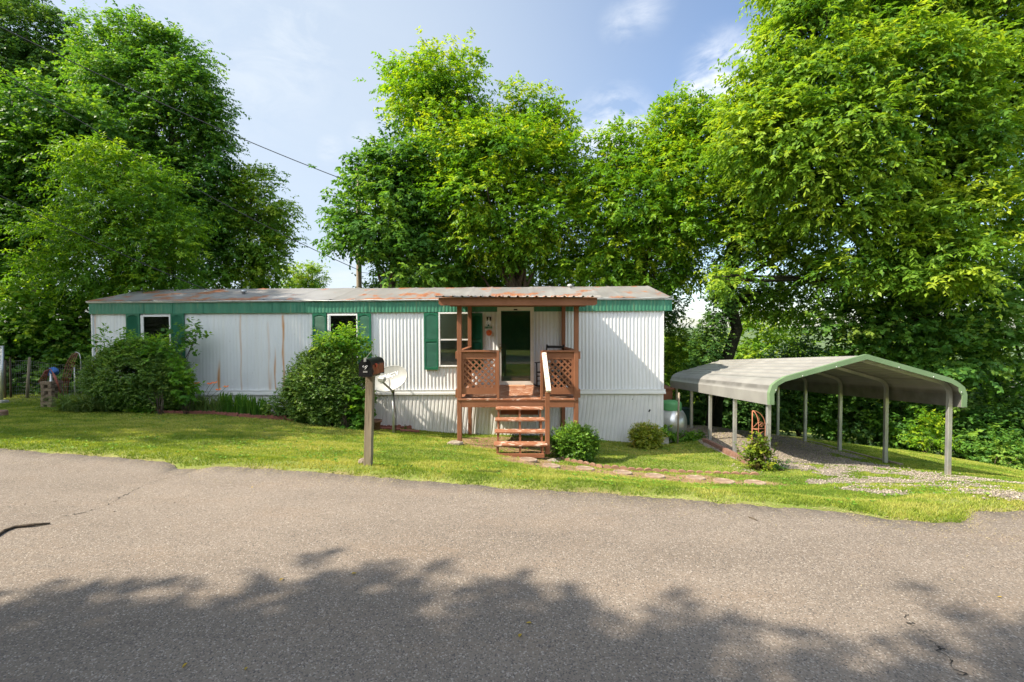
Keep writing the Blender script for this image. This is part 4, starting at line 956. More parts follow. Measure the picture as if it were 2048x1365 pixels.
# ------------------------------------------------------------------ small things
def blob(mb, c, r, seed, sub=2, amp=.18, sq=(1, 1, 1)):
    bm = bmesh.new(); bmesh.ops.create_icosphere(bm, subdivisions=sub, radius=1); rs = np.random.RandomState(seed); k = rs.randn(4, 3) * 1.6; ph = rs.rand(4) * 6
    for v in bm.verts:
        n = sum(math.sin(v.co.dot(Vector(k[i])) + ph[i]) for i in range(4)) / 4; v.co *= (1 + amp * 1.6 * n)
    bm.verts.ensure_lookup_table(); vs = [(c[0] + v.co.x * r * sq[0], c[1] + v.co.y * r * sq[1], c[2] + v.co.z * r * sq[2]) for v in bm.verts]
    fs = [[v.index for v in f.verts] for f in bm.faces]; bm.free(); mb.add(vs, fs, False)

def make_mailbox():
    bx = P(735, 928, 5.15); bx.z = gz(bx.x, bx.y); tp = P(741, 752, 5.15)
    t = thing('mailbox', bx, 'black curved-top mailbox with rusty side on a weathered wooden post', 'mailbox')
    rs = np.random.RandomState(4); b = MB(); h = .042; rows = []
    for i in range(15):
        p = bx.lerp(tp, i / 14); p.z = (bx.z - .25) + (tp.z - bx.z + .25) * i / 14
        q = [(-h, -h * .9), (-h * .9, -h), (h * .9, -h), (h, -h * .9), (h, h * .9), (h * .9, h), (-h * .9, h), (-h, h * .9)]
        jx = rs.randn() * .0012
        rows.append([(p.x + a * (1 + rs.randn() * .012) + jx, p.y + c, p.z) for a, c in q] ); rows[-1].append(rows[-1][0])
    b.sheet(rows, False); b.add(rows[-1][:8], [tuple(range(8))]); build(b, 'post', 'weathered_wood', t)
    x0, x1 = P(718.5, 752, 4.93).x, P(743.5, 752, 4.93).x; xc = (x0 + x1) / 2; w = (x1 - x0) / 2; zb = P(730, 753, 4.93).z; zt = P(730, 718.5, 4.93).z; y0, y1 = 4.93, 5.40
    zs = zt - w
    arch = [(xc - w, zb)] + [(xc - w * math.cos(math.pi * i / 14), zs + w * math.sin(math.pi * i / 14)) for i in range(15)] + [(xc + w, zb)]
    b = MB(); b.prism(arch, y0 + .012, y1); o = build(b, 'box', 'black_enamel', t)
    k = 1.045; ar2 = [(xc + (x - xc) * k, zb - .006 + (z - zb) * 1.035) for x, z in arch]; b = MB(); b.prism(ar2, y0 - .006, y0 + .016); d = build(b, 'door', 'black_enamel', o)
    b = MB(); b.prism(ar2, y1 - .01, y1 + .006); build(b, 'rear_rim', 'black_enamel', o)
    b = MB(); b.box((xc + w + .0015, y0 + .03, zb + .01), (xc + w + .004, y1 - .02, zs + .0)); build(b, 'side_panel', 'rusty_side', o, label='rusty orange brown side of the mailbox')
    b = MB(); b.box((xc + w + .004, y0 + .10, zb + .08), (xc + w + .009, y0 + .125, zs + .00)); b.box((xc + w + .004, y0 + .10, zs - .03), (xc + w + .009, y0 + .17, zs + .01)); build(b, 'flag', 'flag_red', o)
    b = MB(); b.box((xc - .012, y0 - .02, zt - .03), (xc + .012, y0 + .02, zt + .012)); build(b, 'latch', 'galvanized', d)
    # scuffed white scribble and a small label plate on the door
    b = MB(); yy = y0 - .009; P0 = [(-.03, .105), (-.015, .118), (-.022, .098), (-.005, .10), (.012, .112), (.028, .118), (.018, .10), (.002, .092), (.012, .085), (-.004, .078)]
    b.tube([(xc + a, yy, zb + c) for a, c in P0], .0022, 4); build(b, 'scribble', 'dish_white', d)
    b = MB(); b.box((xc - .024, yy - .001, zb + .04), (xc + .024, yy + .003, zb + .058)); build(b, 'label_plate', 'dish_dark', d)
    b = MB(); b.tube([(xc + .0, y0 + .01, zt + .005), (xc + .075, y0 + .0, zt + .095)], .0022, 5); build(b, 'wire_antenna', 'dish_grey', o)
    b = MB(); b.box((xc - .05, y0 + .06, zb - .02), (xc + .05, y1 - .08, zb - .001)); build(b, 'mount_board', 'weathered_wood', t)
    g = G(725, 929); m = MB(); blob(m, (0, 0, .03), .055, 3, sq=(.9, .9, .9)); o = build(m, 'rock', 'rock', None); o.location = g; tag(o, 'pale grey rock at the foot of the mailbox post', 'rock')
    g = G(908, 891); m = MB(); blob(m, (0, 0, .03), .10, 5, sq=(1.5, .9, .6), amp=.35); blob(m, (.06, -.03, .03), .07, 8, sq=(1.2, .8, .6), amp=.3); o = build(m, 'rock', 'rock', None); o.location = g; tag(o, 'flat tan rock beside the front left porch post', 'rock')
    for px, py, s, sd in ((1105, 924, .09, 2), (1118, 921, .08, 12)):
        g = G(px, py); m = MB(); blob(m, (0, 0, .01), s, sd, sq=(1.3, .9, .6), amp=.25); o = build(m, 'rock', 'rock', None); o.location = g; tag(o, 'brown rock between the porch steps and the boxwood shrub', 'rock', 'rocks by the foot of the steps')
make_mailbox()

def make_dish():
    base = P(787, 862, 11.3); base.z = gz(base.x, base.y); top = P(786, 781, 11.3)
    t = thing('satellite_dish', base, 'grey oval satellite dish on a pole in front of the mobile home', 'satellite dish')
    b = MB(); b.tube([base - Vector((0, 0, .2)), Vector((base.x, base.y, top.z))], .032, 12); build(b, 'pole', 'galvanized', t)
    b = MB(); b.tube([(base.x + .01, base.y - .05, top.z + .02), (base.x + .04, base.y - .07, top.z - .25), (base.x + .075, base.y - .05, top.z - .6), (base.x + .07, base.y - .05, base.z)], .011, 6); build(b, 'cable', 'cable', t)
    C0 = P(781, 759, 11.15); n = Vector((-.14, -.90, .38)).normalized(); r = Vector((1, 0, .27)); r = (r - n * r.dot(n)).normalized(); u = n.cross(r).normalized(); u = u if u.z > 0 else -u
    A, B, D = .45, .315, .07
    def S(a, c, off=0.): rr = (a / A) ** 2 + (c / B) ** 2; return C0 + r * a + u * c + n * (D * rr + off)
    b = MB(); rows = []
    for i in range(9): rows.append([S(A * i / 8 * math.cos(k / 40 * 2 * math.pi), B * i / 8 * math.sin(k / 40 * 2 * math.pi)) for k in range(41)])
    b.sheet(rows); b.sheet([[p - n * .012 for p in q] for q in rows[::-1]]); rf = build(b, 'reflector', 'dish_grey', t, recalc=False)
    b = MB(); b.tube([S(A * math.cos(k / 48 * 2 * math.pi), B * math.sin(k / 48 * 2 * math.pi), -.006) for k in range(49)], .009, 6, cap=False); build(b, 'rim', 'dish_grey', rf, recalc=False)
    for a, c in ((-.10, -.02), (.06, .02), (.05, -.12), (.18, -.05)): q = S(a, c, .004); b = MB(); b.lathe([(0, -.004), (.010, -.003), (.012, .004)], tuple(q), 8, axis='y'); build(b, 'bolt', 'galvanized', rf)
    # lettering
    cu = bpy.data.curves.new('txt', 'FONT'); cu.body = 'DIRECTV'; cu.size = .125; cu.extrude = 0; cu.offset = .0035; cu.space_character = 1.03; cu.align_x = 'CENTER'
    to = bpy.data.objects.new('txt', cu); COL.objects.link(to); bpy.context.view_layer.update()
    me = bpy.data.meshes.new_from_object(to.evaluated_get(bpy.context.evaluated_depsgraph_get())); bpy.data.objects.remove(to)
    bm = bmesh.new(); bm.from_mesh(me); bmesh.ops.triangulate(bm, faces=bm.faces[:]); bmesh.ops.subdivide_edges(bm, edges=bm.edges[:], cuts=1); bm.to_mesh(me); bm.free()
    for v in me.vertices: v.co = S(v.co.x * .95 - .02, v.co.y + .06, .005) - base
    me.name = 'lettering'; mesh_obj('lettering', me, 'dish_white', rf)
    # bracket, arm and feed
    bk = Vector((base.x, base.y, top.z)); b = MB(); b.bar(bk - Vector((0, 0, .05)), S(0, -.12, -.03), .07, .07); b.bar(S(0, -B * .7, -.03), S(0, .1, -.05), .12, .03); build(b, 'bracket', 'dish_dark', t)
    a0 = S(.02, -B - .01, -.01); f = P(764, 760, 10.65); b = MB(); b.bar(a0, f - Vector((0, 0, .04)), .035, .035); build(b, 'feed_arm', 'dish_dark', t)
    b = MB(); b.box((f.x - .10, f.y - .05, f.z - .045), (f.x + .085, f.y + .06, f.z + .065), Euler((.25, .1, -.25)).to_matrix(), bev=.022); b.prism([(f.x - .03, f.z - .09), (f.x + .03, f.z - .09), (f.x + .05, f.z - .04), (f.x - .06, f.z - .04)], f.y - .03, f.y + .03); build(b, 'feed_horn', 'dish_grey', t)
make_dish()

def make_tank_area():
    c = P(1342, 852, 13.2); c.x = P(1330, 850, 13.2).x
    g0 = gz(c.x, c.y); r = .47; zc = g0 + .52; c.z = zc
    t = thing('propane_tank', (c.x - .4, c.y + .3, g0), 'silver horizontal propane tank behind the right end of the mobile home', 'propane tank')
    ax = Vector((-.75, .66, 0)).normalized(); L = 1.7
    b = MB(); prof = [(0, 0)] + [(r * math.sin(a), .30 * (1 - math.cos(a))) for a in np.linspace(.1, math.pi / 2, 10)] + [(r, .30 + L)] + [(r * math.cos(a), .3 + L + .3 * math.sin(a)) for a in np.linspace(.1, math.pi / 2, 9)]
    rot = Vector((0, 0, 1)).rotation_difference(ax).to_matrix(); b2 = MB(); b2.lathe(prof, (0, 0, 0), 28)
    st = P(1371, 850, 12.95); zc = st.z; b.add([tuple(rot @ Vector(p) + st) for p in b2.v], b2.f, True); build(b, 'tank', 'tank_silver', t)
    q = st + ax * .42; b = MB(); b.lathe([(.29, r - .08), (.29, r + .10), (.26, r + .16), (.15, r + .19), (0, r + .20)], tuple(q), 20); build(b, 'valve_cover', 'tank_green', t)
    for k in (.45, 1.6):
        q = st + ax * k; b = MB(); b.box((q.x - .15, q.y - .3, g0 - .2), (q.x + .15, q.y + .3, zc - r + .1)); build(b, 'support', 'concrete', t)
    q = st + Vector((-.02, -.05, 0))
    g = P(1325, 893, 12.35); g.z = gz(g.x, g.y)
    b = MB(); b.box((g.x - .11, g.y - .1, g.z - .05), (g.x + .13, g.y + .12, g.z + .21), Matrix.Rotation(.3, 3, 'Z'), bev=.006); tag(build(b, 'concrete_block', 'concrete', None, origin=tuple(g)), 'grey concrete block between the round shrub and the propane tank', 'concrete block')
    g = P(1355, 884, 12.3); g.z = gz(g.x, g.y); b = MB(); b.tube([g - Vector((0, 0, .1)), P(1358, 786, 12.3)], .026, 6)
    tag(build(b, 'stake', 'utility_wood', None, origin=tuple(g)), 'thin upright wooden stake in front of the silver tank', 'stake')
    # dark green wheeled bin behind the tank
    g = P(1366, 862, 14.6); g.z = gz(g.x, g.y) - .15; t = thing('wheeled_bin', g, 'dark green wheeled rubbish bin in shade behind the propane tank', 'bin'); t.scale = (.62, .62, .72)
    b = MB(); rows = [[(x * s, y * s, z) for x, y in ((-.29, -.3), (.29, -.3), (.29, .3), (-.29, .3), (-.29, -.3))] for s, z in ((.82, .05), (1, .95))]; b.sheet(rows, False); b.box((-.24, -.24, .05), (.24, .24, .06)); build(b, 'body', 'bin_green', t, world=False)
    b = MB(); b.box((-.32, -.33, .95), (.32, .33, 1.0), bev=.02); b.box((-.28, .32, .88), (.28, .36, .93)); build(b, 'lid', 'bin_green', t, world=False)
    for s in (-1, 1): b = MB(); b.lathe([(0, -.03), (.1, -.03), (.1, .03), (0, .03)], (s * .26, .26, .1), 14, axis='x'); build(b, 'wheel', 'black_enamel', t, world=False)
    # back deck seen past the end of the trailer
    xx = 4.55; yy = 15.2; zt = P(1335, 777, yy).z; zb = P(1335, 801, yy).z; g = gz(4.9, 15.2)
    t = thing('back_deck', (4.9, 15.2, g), 'reddish brown deck corner with a grey post behind the right end of the mobile home', 'deck')
    b = MB(); b.box((3.6, yy, zb), (P(1345, 790, yy).x, yy + .05, zt - .06)); b.box((3.6, yy - .02, zt - .05), (P(1350, 790, yy).x, yy + 1.6, zt)); b.box((P(1345, 790, yy).x - .05, yy + .05, zb), (P(1345, 790, yy).x, yy + 1.5, zt - .06)); build(b, 'deck', 'brown_paint', t)
    b = MB(); px = P(1341, 820, yy).x; b.box((px - .05, yy + .06, g - .2), (px + .05, yy + .16, zb)); build(b, 'post', 'galvanized', t)
make_tank_area()

def make_trellis():
    g = G(1514, 932); g2 = Vector((g.x, g.y + .1, gz(g.x, g.y + .1))); Y = g2.y
    t = thing('garden_trellis', g2, 'rusty iron corner trellis with scrolls in front of the carport post', 'trellis')
    x0 = P(1504, 900, Y).x; x1 = P(1530, 900, Y).x; xm = P(1510, 900, Y).x; zt = P(1504, 822, Y).z; zs = P(1530, 852, Y).z; zm = P(1504, 858, Y).z; zg = g2.z - .1
    W = x1 - x0; rd = .0075
    def add(name, fn): b = MB(); fn(b); build(b, name, 'rust_iron', t)
    add('frame', lambda b: [b.tube([(x0, Y, zg), (x0, Y, zt)], rd * 1.2, 6), b.tube([(xm, Y - .12, zg)] + [(xm, Y - .12, zs)] + [(x0 + (xm - x0) * math.cos(a), Y - .12 * math.cos(a), zs + (zt - zs) * math.sin(a)) for a in np.linspace(.15, 1.5708, 8)], rd, 6),
                         b.tube([(x1, Y, zg), (x1, Y, zs)] + [(x0 + W * math.cos(a), Y, zs + (zt - zs) * math.sin(a)) for a in np.linspace(.12, 1.5708, 10)], rd, 6)])
    add('crossbar', lambda b: [b.tube([(x0, Y, zm), (x1, Y, zm)], rd * .8, 6), b.tube([(x0, Y, zm), (xm, Y - .12, zm)], rd * .8, 6)])
    add('crossbar', lambda b: b.tube([(x0, Y, zm - .5), (x1, Y, zm - .5)], rd * .8, 6))
    def scroll(b):
        b.tube([(x0 + .02 + .11 * math.sin(a), Y, zm + .03 + (zt - zm - .05) * a / 3.1) for a in np.linspace(0, 3.1, 14)], .005, 5)
        b.tube([(x0 + .02 + (W - .03) * t_, Y, zm + .02 + .11 * math.sin(t_ * 2.6)) for t_ in np.linspace(0, 1, 12)], .005, 5)
        b.tube([(x1 - .075 + .045 * (1 - k / 22) * math.cos(k * .42), Y, zm + .06 + .045 * (1 - k / 22) * math.sin(k * .42)) for k in range(20)], .005, 5)
        b.tube([(x1 - .13 * math.sin(a) - .01, Y, zm - .25 + .2 * math.cos(a)) for a in np.linspace(.2, 3.0, 12)], .005, 5)
    add('scroll', scroll)
make_trellis()

def make_bricks_and_stones():
    # scalloped red edging along the left bed
    b = MB(); prof = []
    W = .30; n = 3
    poly = [(0, 0)]
    for k in range(n):
        for i in range(7): a = math.pi * (1 - i / 6); poly.append((W / n * (k + .5 + .5 * math.cos(a)), .085 + .028 * math.sin(a)))
    poly.append((W, 0)); b.prism(poly, -.022, .022)
    # edging runs through a few ground pixels
    run = [G(300, 827), G(350, 829), G(430, 831), G(520, 838), G(600, 844), G(650, 852), G(700, 855), G(760, 858), G(830, 860)]
    segs = [(a, c) for a, c in zip(run[:-1], run[1:])]; tot = [0]
    for a, c in segs: tot.append(tot[-1] + math.hypot(c.x - a.x, c.y - a.y))
    proto = None; s = 0; rs = np.random.RandomState(2)
    while s + W < tot[-1]:
        k = max(i for i in range(len(segs)) if tot[i] <= s); a, c = segs[k]; f = (s - tot[k]) / (tot[k + 1] - tot[k]); p = a.lerp(c, f); ang = math.atan2(c.y - a.y, c.x - a.x); p.z = gz(p.x, p.y) - .02 + rs.randn() * .006
        if proto is None: o = build(b, 'scalloped_edging', 'red_edging', None); proto = o
        else: o = proto.copy(); COL.objects.link(o)
        o.location = p; o.rotation_euler = (rs.randn() * .05, rs.randn() * .02, ang + rs.randn() * .02)
        tag(o, 'dark red scalloped edging block in the row along the left flower bed', 'edging block', 'scalloped edging blocks of the left flower bed'); s += W + .006
    # round-topped terracotta pavers along the path
    b = MB(); rr = .075; poly = [(-rr, -.05)] + [(-rr * math.cos(math.pi * i / 10), .03 + rr * .62 * math.sin(math.pi * i / 10)) for i in range(11)] + [(rr, -.05)]; b.prism(poly, -.022, .022)
    run = [G(1124, 922), G(1160, 929), G(1200, 936), G(1260, 941), G(1330, 944), G(1400, 947), G(1460, 948), G(1540, 949)]
    segs = list(zip(run[:-1], run[1:])); tot = [0]
    for a, c in segs: tot.append(tot[-1] + math.hypot(c.x - a.x, c.y - a.y))
    proto = None; s = 0
    while s < tot[-1] - .1:
        k = max(i for i in range(len(segs)) if tot[i] <= s); a, c = segs[k]; f = (s - tot[k]) / (tot[k + 1] - tot[k]); p = a.lerp(c, f); ang = math.atan2(c.y - a.y, c.x - a.x)
        p.z = gz(p.x, p.y) + .012 * rs.rand() - .05 * min(1, s / tot[-1] * 1.1)
        if proto is None: o = build(b, 'edging_paver', 'terracotta', None); proto = o
        else: o = proto.copy(); COL.objects.link(o)
        o.location = p; o.rotation_euler = (rs.randn() * .10, rs.randn() * .06, ang + rs.randn() * .06)
        tag(o, 'round-topped terracotta edging paver along the stepping-stone path', 'edging paver', 'terracotta edging pavers beside the path'); s += .148
    # stepping stones
    labs = ['round stepping stone at the foot of the porch steps, first of the path', 'round stepping stone just right of the porch steps, second from the steps', 'pale round stepping stone below the boxwood shrub, third from the steps',
            'round stepping stone fourth from the porch steps', 'round stepping stone fifth from the porch steps, in the middle of the path', 'round stepping stone third from the carport end of the path', 'round stepping stone next to last before the carport rose bush', 'round stepping stone nearest the carport rose bush, last of the path']
    for i, ((px, py, wd), p) in enumerate(zip(STONE_PX, STONES)):
        r = wd / FPX * p.y / 2 * 1.0; b = MB(); b.lathe([(0, -.09), (r, -.09), (r * 1.0, .022), (r * .96, .032), (r * .80, .034), (r * .76, .029), (r * .4, .031), (0, .03)], (0, 0, 0), 26, smooth=False); o = build(b, 'stepping_stone', 'stepping_stone', None); o.location = p + Vector((0, 0, .004))
        e = .3; o.rotation_euler = (.35 * math.atan2(gz(p.x, p.y + e) - gz(p.x, p.y - e), 2 * e), -.6 * math.atan2(gz(p.x + e, p.y) - gz(p.x - e, p.y), 2 * e), 0); tag(o, labs[i], 'stepping stone', 'stepping stones of the front path')
    # tree ring block at left frame edge
    g = G(0, 832); b = MB(); b.lathe([(.0, -.05), (.16, -.05), (.16, .09), (.145, .11), (0, .11)], (-.05, 0, 0), 20, smooth=False); o = build(b, 'edging_block', 'terracotta', None); o.location = g; tag(o, 'reddish round edging block in the grass at the far left', 'edging block')
    g = G(5, 806); b = MB(); b.box((-.3, -.1, -.05), (.08, .1, .06), bev=.01); o = build(b, 'flat_stone', 'concrete', None); o.location = g; tag(o, 'pale flat stone at the foot of the metal fence post', 'stone')
    # pots
    g = P(751, 852, 11.75); g.z = gz(g.x, g.y); b = MB(); b.lathe([(0, 0), (.10, 0), (.14, .20), (.165, .20), (.165, .25), (.14, .25), (.13, .21), (0, .2)], (0, 0, 0), 20); o = build(b, 'flower_pot', 'terracotta', None); o.location = g; tag(o, 'terracotta flower pot tucked behind the mailbox post', 'flower pot')
    g = P(362, 815, 12.1); g.z = gz(g.x, g.y); b = MB(); b.lathe([(0, 0), (.09, 0), (.13, .17), (.15, .17), (.15, .21), (.12, .21), (0, .18)], (0, 0, .02), 20); o = build(b, 'flower_pot', 'pot_white', None); o.location = g; tag(o, 'white plastic flower pot between the large left shrub and the daylilies', 'flower pot')
    for (px0, px1, py) in ((752, 800, 855), (800, 838, 859)):
        a = P(px0, py, 11.9); c = P(px1, py + 1, 12.1); a.z = gz(a.x, a.y) + .03; c.z = gz(c.x, c.y) + .03; b = MB(); b.bar(a, c, .14, .05); tag(build(b, 'paving_slab', 'red_edging', None, origin=tuple(a)), 'low reddish slab lying against the skirting by the satellite dish', 'paving slab', 'reddish slabs by the satellite dish')
make_bricks_and_stones()

def make_left_yard():
    # stacked block column with a hose over it
    g = G(103, 815); t = thing('block_column', g, 'column of stacked weathered paving blocks on the lawn by the wire fence', 'block stack')
    Hc = (815 - 762) / FPX * g.y; n = 8; rs = np.random.RandomState(9); hh = Hc / n; W = .145
    for i in range(n):
        for s in (-1, 1):
            b = MB(); o = s * (.088 if i != n - 1 else .078); j = rs.randn(2) * .012
            if i % 2: b.box((-W + j[0], o - .045 + j[1], i * hh + .002), (W + j[0], o + .045 + j[1], (i + 1) * hh - .004), bev=.006)
            else: b.box((o - .045 + j[0], -W + j[1], i * hh + .002), (o + .045 + j[0], W + j[1], (i + 1) * hh - .004), bev=.006)
            build(b, 'block', 'block_brown', t, world=False)
    b = MB(); b.tube([(0, 0, .1), (.0, 0, Hc + .22)], .03, 10); build(b, 'pipe', 'galvanized', t, world=False)
    zt = g.z + Hc
    b = MB()
    for k in range(4): b.tube([(g.x - .14 - .03 * k, g.y - .03 * k, zt - .02), (g.x - .08, g.y - .02 * k, zt + .22 + .015 * k), (g.x + .02, g.y - .01 * k, zt + .27 + .015 * k), (g.x + .13 + .02 * k, g.y - .05, zt + .10), (g.x + .28 + .015 * k, g.y - .08, zt - .16 - .05 * k)], .012, 6)
    tag(build(b, 'garden_hose', 'hose_red', None, origin=(g.x, g.y, zt), recalc=False), 'dark red garden hose draped over the top of the block column', 'garden hose')
    b = MB(); blob(b, (0, 0, .24), .13, 6, 3, .3, (1.05, .8, .75)); blob(b, (-.13, 0, .16), .06, 9, 2, .3, (1.2, .8, .5)); o = build(b, 'blue_cloth', 'cloth_blue', None); o.location = (g.x + .02, g.y + .06, zt); tag(o, 'crumpled blue cloth on top of the pipe above the block column', 'cloth')
    # wire fence
    A = P(-60, 800, 12.9); B = P(215, 801, 13.1); A.z = gz(A.x, A.y); B.z = gz(B.x, B.y)
    t = thing('wire_fence', A, 'grey welded wire mesh fence on old posts at the left of the yard', 'fence')
    H = 1.05; b = MB(); d = (B - A); L = d.length
    for i in range(int(L / .06) + 1):
        p = A + d * (i * .06 / L); p.z = gz(p.x, p.y); b.tube([p, p + Vector((0, 0, H))], .0022, 3, cap=False)
    for z in (.02, .10, .20, .30, .42, .55, .68, .80, .92, 1.04): b.tube([Vector((A.x + d.x * k / 12, A.y + d.y * k / 12, gz(A.x + d.x * k / 12, A.y + d.y * k / 12) + z)) for k in range(13)], .0028, 3, cap=False)
    build(b, 'wire_mesh', 'wire', t, recalc=False)
    for (px, lean, mat, r, h) in ((22, .0, 'bark', .026, 1.25), (54, .10, 'utility_wood', .036, 1.25), (10, .03, 'bark', .03, 1.2), (150, .0, 'galvanized', .014, 1.1)):
        p = P(px, 803, 12.92); p.z = gz(p.x, p.y) - .1; b = MB(); b.tube([p, p + Vector((lean * .6, 0, h * .6)), p + Vector((lean, 0, h))], [r, r * .95, r * .8], 8); build(b, 'post', mat, t)
    p = P(3, 803, 12.6); p.z = gz(p.x, p.y) - .1; b = MB(); b.tube([p, P(5, 692, 12.6)], .035, 10); tag(build(b, 'metal_post', 'galvanized', None, origin=tuple(p)), 'tall galvanized metal post at the left edge of the photo', 'post')
    # bundle of hose and hooks on a plant stand left of the big shrub
    p = P(163, 806, 12.7); p.z = gz(p.x, p.y); t = thing('shepherd_hook', p, 'thin metal garden hook with trailing cords left of the big shrub', 'garden hook')
    b = MB(); b.tube([p, p + Vector((0, 0, 1.25)), p + Vector((-.03, 0, 1.40)), p + Vector((-.12, 0, 1.45)), p + Vector((-.2, 0, 1.36))], .010, 6); build(b, 'hook', 'galvanized', t)
    b = MB()
    for k in range(4): b.tube([p + Vector((-.05 - .05 * k, -.02, 1.42)), p + Vector((-.16 - .07 * k, -.04, 1.1)), p + Vector((-.32 - .06 * k, -.05, .55)), p + Vector((-.40 - .05 * k, 0, .2))], .008, 5)
    build(b, 'cord', 'hose_red', t)
make_left_yard()

# ------------------------------------------------------------------ utility pole and cables
def make_lines():
    p = P(718, 560, 19.5); g = gz(p.x, p.y); top = P(717, 372, 19.5)
    t = thing('utility_pole', (p.x, p.y, g), 'weathered wooden utility pole rising behind the mobile home', 'utility pole')
    b = MB(); b.tube([(p.x, p.y, g - .3), (top.x, top.y, top.z + .8)], [.125, .10], 12); build(b, 'pole', 'utility_wood', t)
    b = MB(); b.lathe([(0, -.1), (.05, -.1), (.06, 0), (.03, .06), (0, .08)], (top.x - .14, top.y - .1, top.z), 10); build(b, 'insulator', 'dish_grey', t)
    def cable(name, a, c, sag, r, label, n=24):
        a = Vector(a); c = Vector(c); b = MB(); pts = []
        for i in range(n + 1): u = i / n; q = a.lerp(c, u); q.z -= sag * 4 * u * (1 - u); pts.append(q)
        b.tube(pts, r, 5, cap=False); tag(build(b, name, 'cable', None, origin=tuple(a), recalc=False), label, 'power line')
    T = Vector((top.x, top.y - .15, top.z))
    cable('power_line', P(-420, -160, 12), T, .35, .017, 'thick black power line running from the pole up past the tall left trees')
    cable('power_line', P(-300, 230, 10.5), P(413, 580, 14.0), .2, .011, 'thin pale service wire crossing the left trees down to the mobile home roof')
    cable('power_line', P(-260, -30, 13), P(716, 540, 19.4), .5, .015, 'thin wire meeting the utility pole just above the mobile home roof')
    cable('power_line', P(722, 545, 19.6), P(1700, 640, 60), .6, .010, 'thin wire leaving the utility pole to the right behind the trees')
make_lines()

# ------------------------------------------------------------------ shrubs and garden plants
def make_shrub(name, base, lobes, label, mat, seed, leaf=.045, wid=.024, dens=1.0, cat='shrub', group=None, **kw):
    rs = np.random.RandomState(seed); base = Vector(base); t = thing(name, base, label, cat, group); b = MB()
    for (c, r) in lobes:
        for k in range(4): e = Vector(c) + Vector(unit(rs.randn(3)) * np.array(r) * .45) + Vector((0, .12, 0)); b.tube(limb_path(base + Vector((rs.randn() * .05, rs.randn() * .05, 0)), e, rs, 5, .02), [(.012 if cat in ('shrub', 'bush') else .005) * (1 - .8 * i / 5) + .0015 for i in range(6)], 5)
    build(b, 'stems', 'bark', t, recalc=False)
    a = crown_arrays(lobes, rs, tips=kw.pop('tips', 22) * dens, twigs=kw.pop('twigs', 12), nl=kw.pop('nl', 7), tw=kw.pop('tw', .08), leafL=leaf, leafW=wid, droop=kw.pop('droop', .05), spread=kw.pop('spread', .10), flat=1, inner=.25, tips_out=kw.pop('tips_out', .12), lumpy=kw.pop('lumpy', .035))
    LEAFTOTAL[0] += len(a[0]); a[0] = a[0] - np.array(base); mesh_obj('foliage', leaves_mesh('foliage', *a), mat, t); return t
def GB(px, py, Y): p = P(px, py, Y); p.z = gz(p.x, p.y); return p
make_shrub('large_shrub', GB(275, 820, 11.9), LB(11.75, (274, 752, 82, 64), (222, 758, 42, 50), (326, 760, 42, 52), (270, 722, 58, 34), (256, 788, 58, 32), (318, 790, 50, 30), (240, 803, 40, 18), (310, 806, 56, 18), dy=.85), 'large rounded dark green shrub under the left window', 'leaf_shrub', 31, .044, .030, dens=1.5)
make_shrub('large_shrub', GB(655, 845, 11.6), LB(11.6, (644, 768, 66, 60), (690, 772, 42, 54), (660, 724, 44, 34), (608, 775, 34, 42), (650, 812, 64, 34), (696, 815, 34, 32), (630, 830, 44, 18), (684, 832, 44, 18), dy=.85), 'large rounded shrub topped by yellow green vine right of the middle flower bed', 'leaf_shrub', 32, .044, .030, dens=1.5)
make_shrub('boxwood_shrub', GB(1150, 922, 9.35), LB(9.35, (1149, 888, 43, 33)), 'rounded glossy bright green shrub at the right foot of the porch steps', 'leaf_boxwood', 33, .040, .024, dens=1.6, tips=44, spread=.08, tw=.06, lumpy=.03)
make_shrub('boxwood_shrub', GB(1292, 897, 11.7), LB(11.7, (1292, 873, 29, 24)), 'small round yellow green shrub with bronze tips at the right corner of the mobile home', 'leaf_autumn_box', 34, .036, .022, dens=1.7, tips=52, spread=.07, tw=.05, lumpy=.02)
make_shrub('low_shrub', GB(560, 838, 11.9), LB(11.9, (562, 815, 26, 17), (585, 822, 18, 14)), 'low leafy green plant left of the middle large shrub', 'leaf_shrub', 35, .075, .04, tips=14)
make_shrub('climbing_vine', GB(690, 830, 11.1), LB(11.5, (680, 688, 34, 14), (708, 680, 14, 18), (655, 698, 20, 10), (705, 700, 22, 10)), 'yellow green vine spilling over the top of the middle large shrub', 'leaf_vine', 36, .09, .05, cat='vine', tips=10, twigs=8, tw=.2, spread=.2)
make_shrub('climbing_vine', GB(728, 848, 11.3), LB(11.3, (716, 820, 16, 26), (712, 845, 12, 12), (730, 795, 8, 18)), 'broad-leaved light green vine low on the right of the middle large shrub', 'leaf_vine', 37, .12, .085, cat='vine', tips=9, twigs=6, tw=.15, spread=.14)
make_shrub('climbing_vine', GB(320, 820, 11.1), LB(11.7, (290, 697, 46, 10), (235, 690, 26, 10), (325, 700, 22, 12)), 'light green leafy shoots along the top of the large left shrub', 'leaf_vine', 38, .10, .055, cat='vine', tips=8, twigs=7, tw=.2, spread=.2)
make_shrub('climbing_vine', GB(372, 822, 11.4), LB(11.4, (372, 775, 16, 28), (352, 740, 10, 14)), 'light green vine between the large left shrub and the mobile home wall', 'leaf_vine', 39, .10, .065, cat='vine', tips=9, twigs=6, tw=.15, spread=.14)
make_shrub('mulberry_shoot', GB(330, 820, 11.9), LB(12.2, (372, 662, 10, 6), (356, 668, 13, 7), (390, 657, 6, 4), (385, 680, 7, 5), (345, 680, 12, 10)), 'arching shoot with lobed leaves reaching across the right shutter of the left window', 'leaf_deep', 40, .13, .10, cat='plant', tips=4, twigs=3, nl=3, tw=.2, spread=.12)
